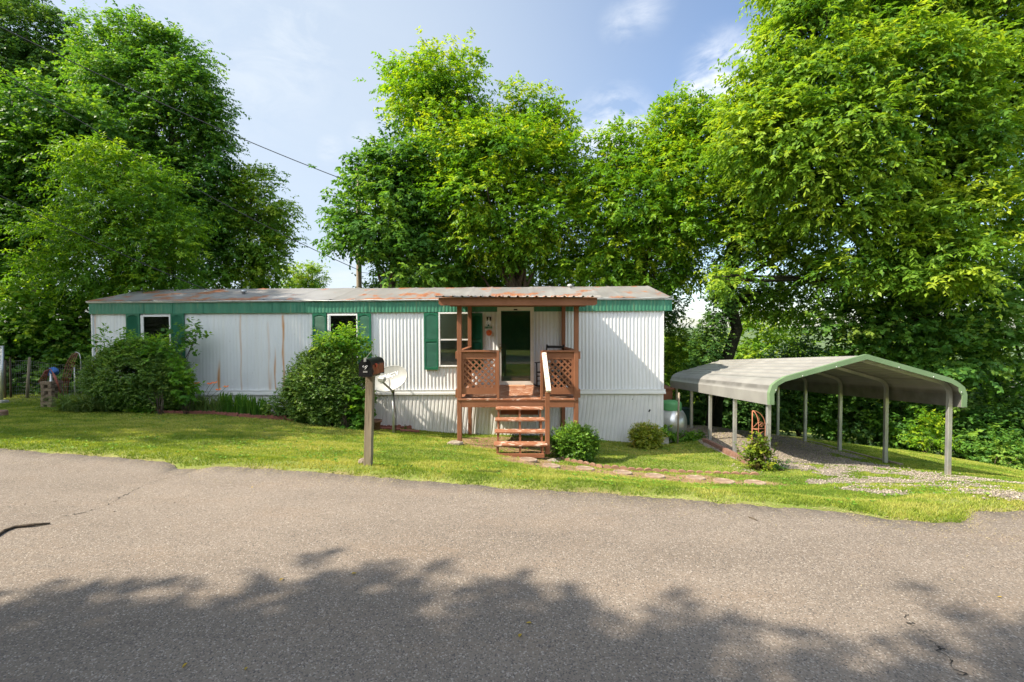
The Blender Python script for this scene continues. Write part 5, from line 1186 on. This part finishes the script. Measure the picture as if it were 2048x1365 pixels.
make_shrub('leafy_weed', GB(1316, 887, 12.55), LB(12.55, (1323, 866, 11, 9), (1330, 874, 8, 8)), 'leafy green weed growing against the silver propane tank', 'leaf_vine', 41, .10, .06, cat='plant', tips=7, twigs=6, spread=.13)
make_shrub('rose_bush', GB(1520, 940, 8.35), LB(8.35, (1520, 905, 16, 18), (1512, 925, 15, 16), (1528, 925, 14, 16), (1530, 893, 16, 9), (1505, 892, 10, 7), (1520, 938, 16, 7)), 'yellow green rose bush with reddish tips in front of the carport post', 'leaf_rose', 42, .055, .032, dens=1.2, tips=16)
make_shrub('ground_ivy', GB(1385, 885, 12.6), LB(12.6, (1380, 878, 26, 6), (1400, 884, 14, 4), (1362, 886, 14, 6)), 'low ivy patch beside the propane tank and gravel border', 'leaf_vine', 43, .08, .05, cat='plant', tips=12, tw=.1)
make_shrub('ground_ivy', GB(300, 824, 11.55), LB(11.55, (300, 815, 34, 9), (262, 818, 24, 7), (240, 822, 12, 4)), 'light green broad-leaved weeds at the foot of the large left shrub', 'leaf_vine', 44, .10, .07, cat='plant', tips=8, twigs=6)
make_shrub('low_shrub', GB(1563, 930, 8.2), LB(8.2, (1558, 938, 16, 5),), 'tiny grey green weed clump right of the rose bush', 'leaf_dark', 45, .05, .03, cat='plant', tips=10)

def blades(name, base, rx, ry, n, h, label, cat, mat='leaf_blade', seed=1, w=.018, lean=(0, 0), spread=.5, flowers=None, group=None):
    """clump of arching strap leaves"""
    rs = np.random.RandomState(seed); base = Vector(base); t = thing(name, base, label, cat, group); K = 6
    x = rs.uniform(-rx, rx, n); y = rs.uniform(-ry, ry, n); z = ground_z(base.x + x, base.y + y) - base.z
    ang = rs.rand(n) * 6.283; sp = spread * rs.rand(n) * h; hh = h * (.6 + .5 * rs.rand(n)); dx = np.cos(ang) * sp + lean[0] * hh; dy = np.sin(ang) * sp + lean[1] * hh
    tt = np.linspace(0, 1, K); V = np.empty((n, K, 2, 3)); wn = np.stack([-np.sin(ang + rs.randn(n)), np.cos(ang + rs.randn(n))], 1)
    for k, u in enumerate(tt):
        c = np.stack([x + dx * u ** 1.7, y + dy * u ** 1.7, z + hh * (u - .28 * u ** 3 * (1 + (np.hypot(dx, dy) / h)))], 1); ww = w * (1 - u ** 2.2) * .5 + .0008
        V[:, k, 0] = c; V[:, k, 1] = c; V[:, k, 0, :2] += wn * ww; V[:, k, 1, :2] -= wn * ww
    F = []
    base_i = (np.arange(n) * K * 2)[:, None]
    for k in range(K - 1): F.append(base_i + np.array([2 * k, 2 * k + 1, 2 * k + 3, 2 * k + 2])[None])
    F = np.concatenate(F); tint = np.repeat(np.clip(.5 + rs.randn(n) * .2, 0, 1), K * 2)
    mesh_obj('leaves', np_mesh('leaves', V.reshape(-1, 3), F, {'tint': tint}), mat, t)
    for q in (flowers or []):
        f = Vector(q); s0 = base + Vector((rs.uniform(-rx, rx), 0, 0)) * .6; m = MB(); m.tube([s0, s0.lerp(f, .6) + Vector((0, 0, .05)), f], .005, 5); fl = build(m, 'flower', 'stem_green', t)
        A = []
        for k in range(6):
            a = k * math.pi / 3 + rs.rand() * .4; A.append((math.cos(a), math.sin(a) * .6 - .3, .45))
        d = unit(np.array(A)); b = np.repeat(np.array([tuple(f - base)]), 6, 0); mesh_obj('petals', leaves_mesh('petals', b, d, unit(np.array([0, -1, 1.]) + 0 * d), np.full(6, .085), np.full(6, .04), rs.rand(6)), 'petal_orange', fl)
    return t
blades('daylily', GB(405, 824, 11.85), .55, .16, 380, .72, 'daylily clump with orange blooms beside the white pot', 'flower', seed=3, w=.020, flowers=[P(394, 768, 11.6), P(420, 769, 11.5), P(430, 767, 11.6), P(437, 781, 11.4), P(452, 775, 11.7)], mat='leaf_blade')
blades('iris', GB(468, 826, 11.95), .34, .15, 240, .80, 'upright iris leaves in the bed right of the daylilies', 'plant', seed=4, w=.032, spread=.3, mat='leaf_deep')
blades('iris', GB(512, 832, 12.0), .30, .14, 180, .74, 'sword-shaped iris leaves in the middle of the flower bed', 'plant', seed=5, w=.034, spread=.3, mat='leaf_deep')
blades('iris', GB(535, 838, 11.7), .08, .08, 22, .42, 'small single tuft of sword leaves left of the low leafy plant', 'plant', seed=6, w=.035, spread=.5, mat='leaf_blade')
blades('ornamental_grass', GB(165, 815, 11.3), .42, .25, 460, .72, 'wide clump of arching green strap leaves left of the large shrub', 'plant', seed=7, w=.026, lean=(.10, -.3), spread=1.3, mat='leaf_blade')
blades('ornamental_grass', GB(200, 820, 11.3), .25, .15, 240, .46, 'low fan of arching leaves at the left foot of the large shrub', 'plant', seed=8, w=.028, lean=(.35, -.3), spread=1.3, mat='leaf_blade')
blades('weed', GB(812, 858, 12.2), .03, .03, 10, .26, 'single thin upright weed by the skirting right of the satellite dish', 'plant', seed=9, w=.014, spread=.3, mat='leaf_dark')

def make_litter():
    rs = np.random.RandomState(5)
    pts = [(563, 1160), (1040, 1272), (1058, 1247), (370, 1331), (492, 1338), (708, 1148), (2000, 1195), (504, 975)]
    lab = 'small yellow fallen leaf lying on the asphalt road'; proto = None
    for k, (px, py) in enumerate(pts):
        p = PZ(px, py, .008)
        if proto is None:
            b = MB(); b.sheet([[(-.022, 0, .004), (-.008, -.011, .010), (.010, -.010, .006), (.026, 0, .0)], [(-.022, 0, .004), (-.006, .0, .002), (.010, .0, .002), (.026, 0, 0)], [(-.022, 0, .004), (-.008, .012, .012), (.010, .010, .006), (.026, 0, .0)]]); proto = build(b, 'fallen_leaf', 'leaf_fallen', None, recalc=False); o = proto
        else: o = proto.copy(); COL.objects.link(o)
        o.location = p; o.rotation_euler = (0, 0, rs.rand() * 6); s = rs.uniform(.45, .75); o.scale = (s, s, s); tag(o, lab, 'leaf', 'fallen leaves on the road')
    b = MB(); pp = [PZ(-20, 1082, .012), PZ(8, 1062, .014), PZ(30, 1054, .015), PZ(65, 1050, .02), PZ(100, 1047, .012)]; b.tube(pp, [.010, .012, .010, .011, .006], 6); tag(build(b, 'stick', 'bark', None, origin=tuple(pp[0]), recalc=False), 'brown stick lying on the road at the left edge', 'stick')
    b = MB(); pp = [PZ(1497, 1034, .01), PZ(1505, 1036, .012), PZ(1514, 1041, .01)]; b.tube(pp, [.004, .006, .004], 5); tag(build(b, 'twig', 'bark', None, origin=tuple(pp[0]), recalc=False), 'small curved brown twig on the road near the right verge', 'twig')
    # pebbles on the road
    proto = None
    for k in range(34):
        px, py = rs.uniform(0, 2048), 960 + 380 * rs.rand() ** 1.3; p = PZ(px, py, .006)
        if p.y > edge_y(p.x) - .1: continue
        if proto is None: b = MB(); blob(b, (0, 0, 0), .009, 3, 1, .2, (1, 1, .6)); proto = build(b, 'road_pebble', 'rock', None); o = proto
        else: o = proto.copy(); COL.objects.link(o)
        o.location = p; s = rs.uniform(.5, 1.1); o.scale = (s, s, s); o.rotation_euler = (0, 0, rs.rand() * 6); tag(o, 'tiny loose pebble on the asphalt road', 'pebble', 'pebbles scattered on the road')
make_litter()

# ------------------------------------------------------------------ trees
BIG = dict(tips=1.6, twigs=15, nl=9, tw=.42, leafL=.165, leafW=.08, droop=.35)
def gb(px, Y): p = P(px, 800, Y); return Vector((p.x, p.y, gz(p.x, p.y)))
make_tree('broadleaf_tree', gb(1045, 19.3), P(1035, 520, 19.3), LB(19, (858, 150, 58, 52), (800, 175, 30, 34, 1), (838, 220, 55, 40), (915, 200, 50, 52), (925, 130, 16, 30), (985, 262, 60, 44), (1050, 222, 46, 50, .5), (1095, 275, 52, 46), (1000, 310, 92, 66, -1), (900, 300, 78, 70, -.6), (1090, 340, 76, 70, -.6),
          (960, 400, 98, 66, -1.4), (1080, 440, 72, 60, -1), (870, 400, 58, 58), (1000, 480, 86, 52, -.8), (890, 480, 56, 52, .4), (1120, 510, 60, 50, .5), (960, 540, 90, 34, 1), (1148, 380, 34, 46, .6), (1120, 215, 18, 26)),
          'tall yellow green broadleaf tree in the middle behind the porch roof', 'leaf_yellow_green', 101, .24, **BIG)
make_tree('broadleaf_tree', gb(790, 18.2), P(785, 520, 18.2), LB(18, (778, 318, 48, 38), (735, 365, 46, 42), (700, 420, 36, 36), (800, 385, 62, 52), (690, 480, 34, 26), (755, 455, 66, 50, -.6), (830, 470, 58, 52), (798, 530, 54, 46, -.5), (850, 545, 60, 36), (845, 335, 40, 46, .5)),
          'dense dark green tree beside the utility pole, left of the tall middle tree', 'leaf_deep', 102, .17, **{**BIG, 'leafL': .19, 'leafW': .10, 'tips': 1.4})
make_tree('broadleaf_tree', gb(1290, 18.6), P(1285, 530, 18.6), LB(18.3, (1355, 225, 40, 40), (1335, 275, 58, 44), (1405, 262, 46, 46), (1290, 320, 60, 46), (1225, 318, 36, 42), (1240, 270, 18, 30), (1200, 370, 44, 52), (1350, 350, 76, 60, -.8), (1270, 400, 80, 56, -.8), (1410, 350, 50, 60), (1195, 450, 50, 56), (1340, 450, 80, 60, -.8), (1250, 490, 76, 54), (1200, 545, 56, 36), (1310, 550, 80, 38), (1390, 520, 40, 46, .5), (1400, 430, 46, 48, .4)),
          'mid-height bright green tree between the middle tree and the giant right tree', 'leaf_yellow_green', 103, .2, **BIG)
make_tree('vine_covered_tree', gb(1425, 16.8), P(1480, 440, 16.8), LB(16.8, (1520, 330, 74, 64), (1480, 400, 60, 54), (1560, 420, 76, 58, -.5), (1500, 480, 66, 40, -.3), (1600, 500, 70, 44, -.3), (1640, 560, 48, 34), (1540, 590, 60, 34, 1), (1610, 620, 56, 26, 1.5), (1500, 610, 40, 30, 1.5), (1480, 250, 46, 46), (1530, 230, 50, 46)),
          'leaning tree with dark ivy covered trunk right of the mobile home', 'leaf_bright', 104, .26, 'bark_vine', **BIG)
# ivy column on that trunk
make_shrub('ivy', gb(1425, 16.6), [(tuple(P(1412 + (540 - y) * -.0 + (700 - y) * .28, y, 16.55)), (.42, .42, .55)) for y in (540, 580, 620, 660, 700, 735)], 'dark ivy wrapping the leaning tree trunk right of the mobile home', 'leaf_dark', 105, .09, .07, cat='ivy', tips=7, twigs=8, tw=.15, spread=.2)
make_tree('giant_tree', gb(1800, 17.6), P(1862, 430, 15.6), LB(14.2, (1610, 70, 80, 74), (1720, 20, 90, 70), (1860, 10, 90, 74), (1990, 40, 90, 80), (1560, 150, 66, 62), (1660, 150, 86, 66, -.7), (1780, 120, 90, 70, -.9), (1900, 140, 90, 70, -.9), (2030, 170, 84, 80), (1510, 215, 60, 50), (1590, 250, 84, 60, -.6), (1710, 240, 90, 60, -1), (1830, 235, 86, 56, -.8),
          (1950, 260, 80, 60, -.6), (1480, 290, 52, 44), (1620, 330, 86, 52, -.6), (1750, 330, 80, 46, -.8), (1940, 350, 80, 52, -.4), (1700, 410, 70, 36, -.5), (1560, 340, 60, 50), (1800, 400, 40, 30, .5), (1960, 440, 76, 50, -.3), (1860, 330, 60, 40, .6), (1650, 430, 60, 34), (1940, 500, 56, 26, -1), (1800, 455, 52, 34, -.6), (1875, 500, 60, 36, -.8), (1800, 545, 60, 24, -.4), (1690, 540, 50, 30), (1720, 505, 36, 22), (1760, 545, 50, 26), (1800, 500, 40, 26, -.6), (1850, 560, 50, 26, -.8), (1930, 560, 50, 30, -.6), (1880, 420, 50, 36, -.8), (1450, 560, 34, 30, 1), (1590, -20, 60, 50), (1760, -60, 90, 60), (1950, -50, 100, 60), (2090, 60, 80, 90), (2100, 300, 80, 90), (2110, 430, 70, 70)),
          'giant sunlit green tree filling the upper right above the carport', 'leaf_bright', 106, .34, 'bark_vine', sub=3, **{**BIG, 'leafL': .17, 'leafW': .078, 'tips': 1.6, 'droop': .45, 'twigs': 16})
make_tree('maple_tree', gb(2000, 15.8), P(1990, 520, 15.8), LB(15.8, (1760, 600, 84, 40), (1860, 560, 76, 40), (1700, 640, 60, 44), (1830, 640, 90, 44, -.7), (1960, 600, 80, 50, -.5), (1760, 690, 76, 40), (1900, 700, 80, 44, -1), (2010, 680, 76, 56, -1.2), (2060, 580, 60, 60), (1720, 740, 60, 40), (1960, 790, 50, 50, .6), (2060, 780, 60, 60, -.5)),
          'maple with layered pale green leaves behind the right side of the carport', 'leaf_maple', 107, .22, 'bark_vine', **{**BIG, 'leafL': .14, 'leafW': .11, 'droop': .15, 'tips': 1.5, 'flat': .28})
# right thicket behind the lawn
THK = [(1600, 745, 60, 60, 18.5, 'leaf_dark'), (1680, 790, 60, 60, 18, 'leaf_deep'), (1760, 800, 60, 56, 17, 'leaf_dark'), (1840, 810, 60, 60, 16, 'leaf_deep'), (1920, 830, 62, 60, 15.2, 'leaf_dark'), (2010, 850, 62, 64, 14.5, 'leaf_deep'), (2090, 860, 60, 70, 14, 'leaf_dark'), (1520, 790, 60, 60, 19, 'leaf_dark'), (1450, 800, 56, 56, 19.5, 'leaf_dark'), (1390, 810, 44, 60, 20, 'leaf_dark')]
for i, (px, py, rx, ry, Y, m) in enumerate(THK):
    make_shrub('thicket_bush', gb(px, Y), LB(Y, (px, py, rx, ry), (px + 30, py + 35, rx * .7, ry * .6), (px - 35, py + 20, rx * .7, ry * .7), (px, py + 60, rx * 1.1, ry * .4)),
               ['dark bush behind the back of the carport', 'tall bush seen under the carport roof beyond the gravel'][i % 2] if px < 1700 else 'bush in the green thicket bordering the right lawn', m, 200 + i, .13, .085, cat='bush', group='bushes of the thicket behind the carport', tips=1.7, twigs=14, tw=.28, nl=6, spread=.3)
make_shrub('yellow_bush', gb(1852, 14.2), LB(14.0, (1852, 865, 32, 26), (1880, 880, 24, 16)), 'small yellow green bush glowing in the sun at the edge of the right lawn', 'leaf_yellow_green', 220, .10, .05, cat='bush', tips=3, twigs=12, tw=.2, spread=.22)
make_shrub('lawn_edge_bush', gb(2010, 13.1), LB(13.0, (2000, 908, 50, 26), (2050, 920, 40, 26)), 'pale green bush at the right edge of the photo beside the lawn', 'leaf_maple', 221, .10, .06, cat='bush', tips=3, twigs=12, tw=.2, spread=.22)
for i, (px, py) in enumerate(((800, 575), (890, 585), (985, 580), (1080, 580), (1180, 585), (1280, 590), (780, 610))):
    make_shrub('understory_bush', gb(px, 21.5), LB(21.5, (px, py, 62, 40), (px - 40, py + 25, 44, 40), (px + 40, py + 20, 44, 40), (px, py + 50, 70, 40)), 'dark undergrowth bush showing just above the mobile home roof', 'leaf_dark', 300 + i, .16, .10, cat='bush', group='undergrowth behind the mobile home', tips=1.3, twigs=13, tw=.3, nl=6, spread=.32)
# greenery between trailer and carport
make_shrub('leafy_bush', gb(1350, 21), LB(21, (1350, 690, 34, 44), (1375, 740, 40, 50), (1335, 760, 30, 50)), 'sunlit leafy bush just right of the mobile home end wall', 'leaf_bright', 222, .14, .08, cat='bush', tips=1.8, twigs=14, tw=.3, nl=6, spread=.3)
# left woods
make_tree('woodland_tree', gb(60, 21.5), P(60, 380, 21.5), LB(21.5, (40, 60, 80, 60), (100, 80, 66, 50), (20, 150, 80, 56), (130, 130, 60, 46), (80, 200, 90, 56), (-60, 120, 80, 90), (0, -10, 60, 40), (180, 200, 56, 46), (20, 270, 90, 60)), 'tall tree at the upper left corner of the photo', 'leaf_dark', 110, .3, **{**BIG, 'leafL': .15, 'leafW': .085, 'tips': 1.3})
make_tree('woodland_tree', gb(330, 20), P(320, 380, 20), LB(20, (215, 95, 52, 50), (280, 90, 52, 48), (350, 110, 60, 52), (250, 165, 70, 54, -.5), (350, 190, 72, 54, -.5), (395, 185, 34, 40), (412, 245, 40, 44), (350, 270, 80, 54), (422, 300, 34, 40), (260, 250, 76, 50), (400, 350, 60, 50), (300, 340, 80, 50), (415, 400, 44, 50), (380, 440, 70, 56), (425, 480, 46, 56), (400, 540, 70, 50), (200, 150, 40, 40)),
          'tallest dark leafy tree of the left woods, standing against the sky', 'leaf_deep', 111, .3, **{**BIG, 'leafL': .14, 'leafW': .085, 'tips': 1.7})
make_tree('woodland_tree', gb(512, 21), P(505, 500, 21), LB(21, (505, 365, 36, 32), (530, 410, 44, 36), (480, 420, 44, 46), (548, 445, 38, 32), (500, 480, 60, 44), (545, 500, 38, 40), (500, 545, 70, 40), (470, 380, 26, 40)), 'lower rounded tree at the right edge of the left woods', 'leaf_bright', 112, .2, **{**BIG, 'leafL': .14, 'leafW': .08})
make_tree('vine_draped_tree', gb(90, 17), P(80, 420, 17), LB(17, (60, 225, 80, 54), (140, 220, 62, 44), (185, 255, 40, 44), (20, 300, 80, 60), (110, 320, 80, 60), (0, 400, 90, 60), (60, 440, 90, 60), (-60, 300, 90, 90), (20, 520, 90, 60), (-70, 450, 80, 80)), 'vine draped tree in front of the left woods', 'leaf_deep', 113, .22, 'bark_vine', **{**BIG, 'leafL': .13, 'leafW': .11, 'tips': 1.5, 'flat': .9})
make_tree('sumac_tree', gb(240, 15.8), P(235, 480, 15.8), LB(15.6, (170, 320, 60, 36), (235, 330, 56, 40), (290, 375, 50, 40), (190, 390, 76, 44, -.5), (330, 430, 50, 40), (250, 440, 80, 50, -.6), (150, 470, 70, 50, -.3), (310, 500, 70, 46, -.4), (210, 530, 80, 50, -.6), (370, 470, 30, 30), (345, 545, 50, 36), (120, 560, 70, 46), (270, 570, 70, 36, -.3)),
          'feathery light green sumac spreading in front of the left woods', 'leaf_sumac', 114, .16, **{**BIG, 'leafL': .13, 'leafW': .05, 'nl': 13, 'tw': .52, 'tips': 1.6, 'droop': .45})
make_tree('small_tree', gb(612, 30), P(612, 575, 30), LB(30, (600, 545, 26, 20), (630, 560, 22, 18), (600, 572, 34, 20)), 'small distant tree between the left woods and the utility pole', 'leaf_bright', 115, .14, **{**BIG, 'leafL': .16, 'leafW': .08})
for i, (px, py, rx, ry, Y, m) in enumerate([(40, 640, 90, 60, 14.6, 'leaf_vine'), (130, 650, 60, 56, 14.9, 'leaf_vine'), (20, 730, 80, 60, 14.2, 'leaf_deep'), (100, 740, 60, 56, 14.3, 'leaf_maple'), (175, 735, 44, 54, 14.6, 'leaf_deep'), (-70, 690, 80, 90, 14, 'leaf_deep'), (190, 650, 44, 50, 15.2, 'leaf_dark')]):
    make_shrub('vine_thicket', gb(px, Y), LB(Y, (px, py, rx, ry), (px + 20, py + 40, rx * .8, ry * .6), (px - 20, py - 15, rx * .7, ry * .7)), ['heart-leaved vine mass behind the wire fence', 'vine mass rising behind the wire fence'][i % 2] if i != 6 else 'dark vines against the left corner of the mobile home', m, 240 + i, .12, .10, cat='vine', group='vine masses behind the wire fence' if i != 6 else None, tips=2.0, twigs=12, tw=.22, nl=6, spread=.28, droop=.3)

# distant trees and hills
pr = []
def far_trees():
    rs = np.random.RandomState(77)
    src = make_tree('distant_tree', (14, 46, gz(14, 46)), (14, 46, gz(14, 46) + 3), [((14, 46, gz(14, 46) + 4.5), (2.6, 2.6, 3.2)), ((15.5, 46, gz(14, 46) + 3.2), (2.2, 2.2, 2.2)), ((12.4, 46.3, gz(14, 46) + 3.0), (2.1, 2.1, 2.2)), ((14.2, 45.5, gz(14, 46) + 1.5), (3.0, 2.6, 1.8))], 'distant green tree beyond the valley behind the carport', 'leaf_bright', 120, .2, tips=.45, twigs=14, nl=7, tw=.6, leafL=.30, leafW=.17, droop=.3, spread=.7, group='distant trees beyond the yard')
    for k in range(46):
        Y = rs.uniform(32, 95); X = Y * rs.uniform(.22, .95); c = copy_tree(src); s = rs.uniform(.75, 1.35); c.location = (X, Y, gz(X, Y) - .3); c.scale = (s, s, s * rs.uniform(.85, 1.2)); c.rotation_euler = (0, 0, rs.rand() * 6.28)
    for k in range(20):
        Y = rs.uniform(30, 60); X = Y * rs.uniform(-.5, .2); c = copy_tree(src); s = rs.uniform(.7, 1.1); c.location = (X, Y, gz(X, Y) - 2); c.scale = (s, s, s * .9); c.rotation_euler = (0, 0, rs.rand() * 6.28)
far_trees()
xs = np.linspace(-900, 1500, 120); rows = []
for j, (y, k) in enumerate(((180, -14), (420, -10), (620, 0), (800, 0))):
    rows.append([(x, y, (k if j < 2 else (3 + 9 * float(fnoise(np.array([x]), np.array([j * 3.]), .004, 3, 4)[0]) if j == 2 else -10))) for x in xs])
b = MB(); b.sheet(rows); tag(build(b, 'hills', 'hill_green', None, recalc=False), 'low distant hills on the horizon', None, None, 'structure')

# trees outside the frame whose shade falls on the road, lawn and wall
def shade_trees():
    H = dict(BIG); H['leafL'] = .17; H['leafW'] = .10; H['tips'] = 1.4
    make_tree('shade_tree', (-9.8, -3.6, .0), (-9.4, -3.0, 4.5), [((-8.2 + dx, -2.4 + dy, 7.0 + dz), (rx, ry, rz)) for dx, dy, dz, rx, ry, rz in ((-5.0, .3, .3, 2.0, 1.9, 1.2), (-2.9, .5, .2, 1.9, 1.9, 1.2), (-1.0, .35, 0, 1.9, 1.9, 1.2), (.1, .75, .35, 1.5, 1.7, 1.0), (-.4, -.4, .7, 1.6, 1.6, 1.0), (3.3, .55, .3, 1.5, 1.5, 1.0), (.9, .35, .1, 1.8, 1.8, 1.1), (2.6, .25, -.1, 1.7, 1.6, 1.0), (4.0, 0, -.2, 1.6, 1.6, 1.1), (5.4, -.6, .1, 1.5, 1.4, 1.1), (3.2, -.9, .5, 1.7, 1.6, 1.0), (5.2, -2.0, .3, 1.8, 1.5, 1.1),
              (-4.0, -1.6, .6, 2.4, 2.0, 1.4), (-1.4, -1.6, .5, 2.4, 2.0, 1.4), (1.2, -1.4, .4, 2.2, 1.8, 1.3), (3.4, -2.0, .4, 2.0, 1.7, 1.2), (-2.6, -3.4, .5, 2.4, 2.0, 1.5))],
              'broad roadside tree left of the camera shading the near road', 'leaf_deep', 130, .26, **{**H, 'shrink': 0, 'tips': 2.0})
    make_tree('shade_tree', (-17.0, 6.6, .1), (-16.9, 6.8, 4), [((-16.6 + dx, 6.9 + dy, 7.6 + dz), (rx, ry, rz)) for dx, dy, dz, rx, ry, rz in ((0, 0, 0, 2.8, 2.4, 2.4), (1.4, 1.2, -1.8, 2.2, 2.0, 1.8), (-1.8, .6, .8, 2.4, 2.2, 2.0), (.4, 1.6, 1.8, 2.4, 2.0, 1.9), (.6, -1.0, 1.8, 2.2, 1.8, 1.7), (.8, -1.8, -.8, 2.0, 1.6, 1.8))],
              'tall tree beyond the left frame edge shading the near lawn', 'leaf_bright', 131, .28, **{**H, 'tips': .42})
    make_tree('shade_tree', (-19.0, 10.6, .1), (-18.9, 10.4, 4), [((-18.4 + dx, 10.0 + dy, 8.4 + dz), (rx, ry, rz)) for dx, dy, dz, rx, ry, rz in ((0, 0, 0, 2.8, 2.4, 2.6), (1.4, -.8, -2.4, 2.2, 2.0, 2.0), (-1.8, .6, .8, 2.4, 2.2, 2.0), (.6, 1.2, 2.0, 2.4, 2.0, 2.0), (1.0, -1.0, 2.2, 2.2, 1.8, 2.0))],
              'tall tree beyond the left frame edge shading the end of the mobile home', 'leaf_bright', 132, .28, **{**H, 'tips': .75})
    # the far side of the road, mirrored in the windows
    make_tree('roadside_tree', (1.5, -15, .1), (1.5, -15, 2.5), [((1.5 + dx, -15 + dy, 5 + dz), (rx, ry, rz)) for dx, dy, dz, rx, ry, rz in ((0, 0, 0, 3.2, 2.4, 2.6), (3.4, .4, -1.0, 2.6, 2.2, 2.4), (-3.4, .4, -1.0, 2.8, 2.2, 2.4), (1, 0, 3, 2.6, 2.0, 2.0), (-6, 0, -1.6, 2.8, 2, 2.6), (6.4, 0, -1.6, 2.8, 2, 2.6), (-2, 0, 3, 2.6, 2, 2), (-4, .5, -3, 3, 2, 2), (0, .5, -3.2, 3, 2, 2), (4, .5, -3, 3, 2, 2))],
              'dark tree clump on the opposite side of the road', 'leaf_dark', 133, .28, tips=1.3, twigs=12, nl=7, tw=.6, leafL=.3, leafW=.2, spread=.7)
    src = [o for o in COL.objects if o.name.startswith('roadside_tree')][0]
    for k, (x, y) in enumerate(((-13, -17), (15, -17), (-27, -14), (29, -15))):
        c = copy_tree(src); c.location = (x, y, .1); c.rotation_euler = (0, 0, k * 1.3); c['label'] = ['dark tree clump across the road, left of the camera', 'dark tree clump across the road, right of the camera', 'leftmost dark tree clump across the road', 'rightmost dark tree clump across the road'][k]
shade_trees()
print('LEAVES', LEAFTOTAL[0])
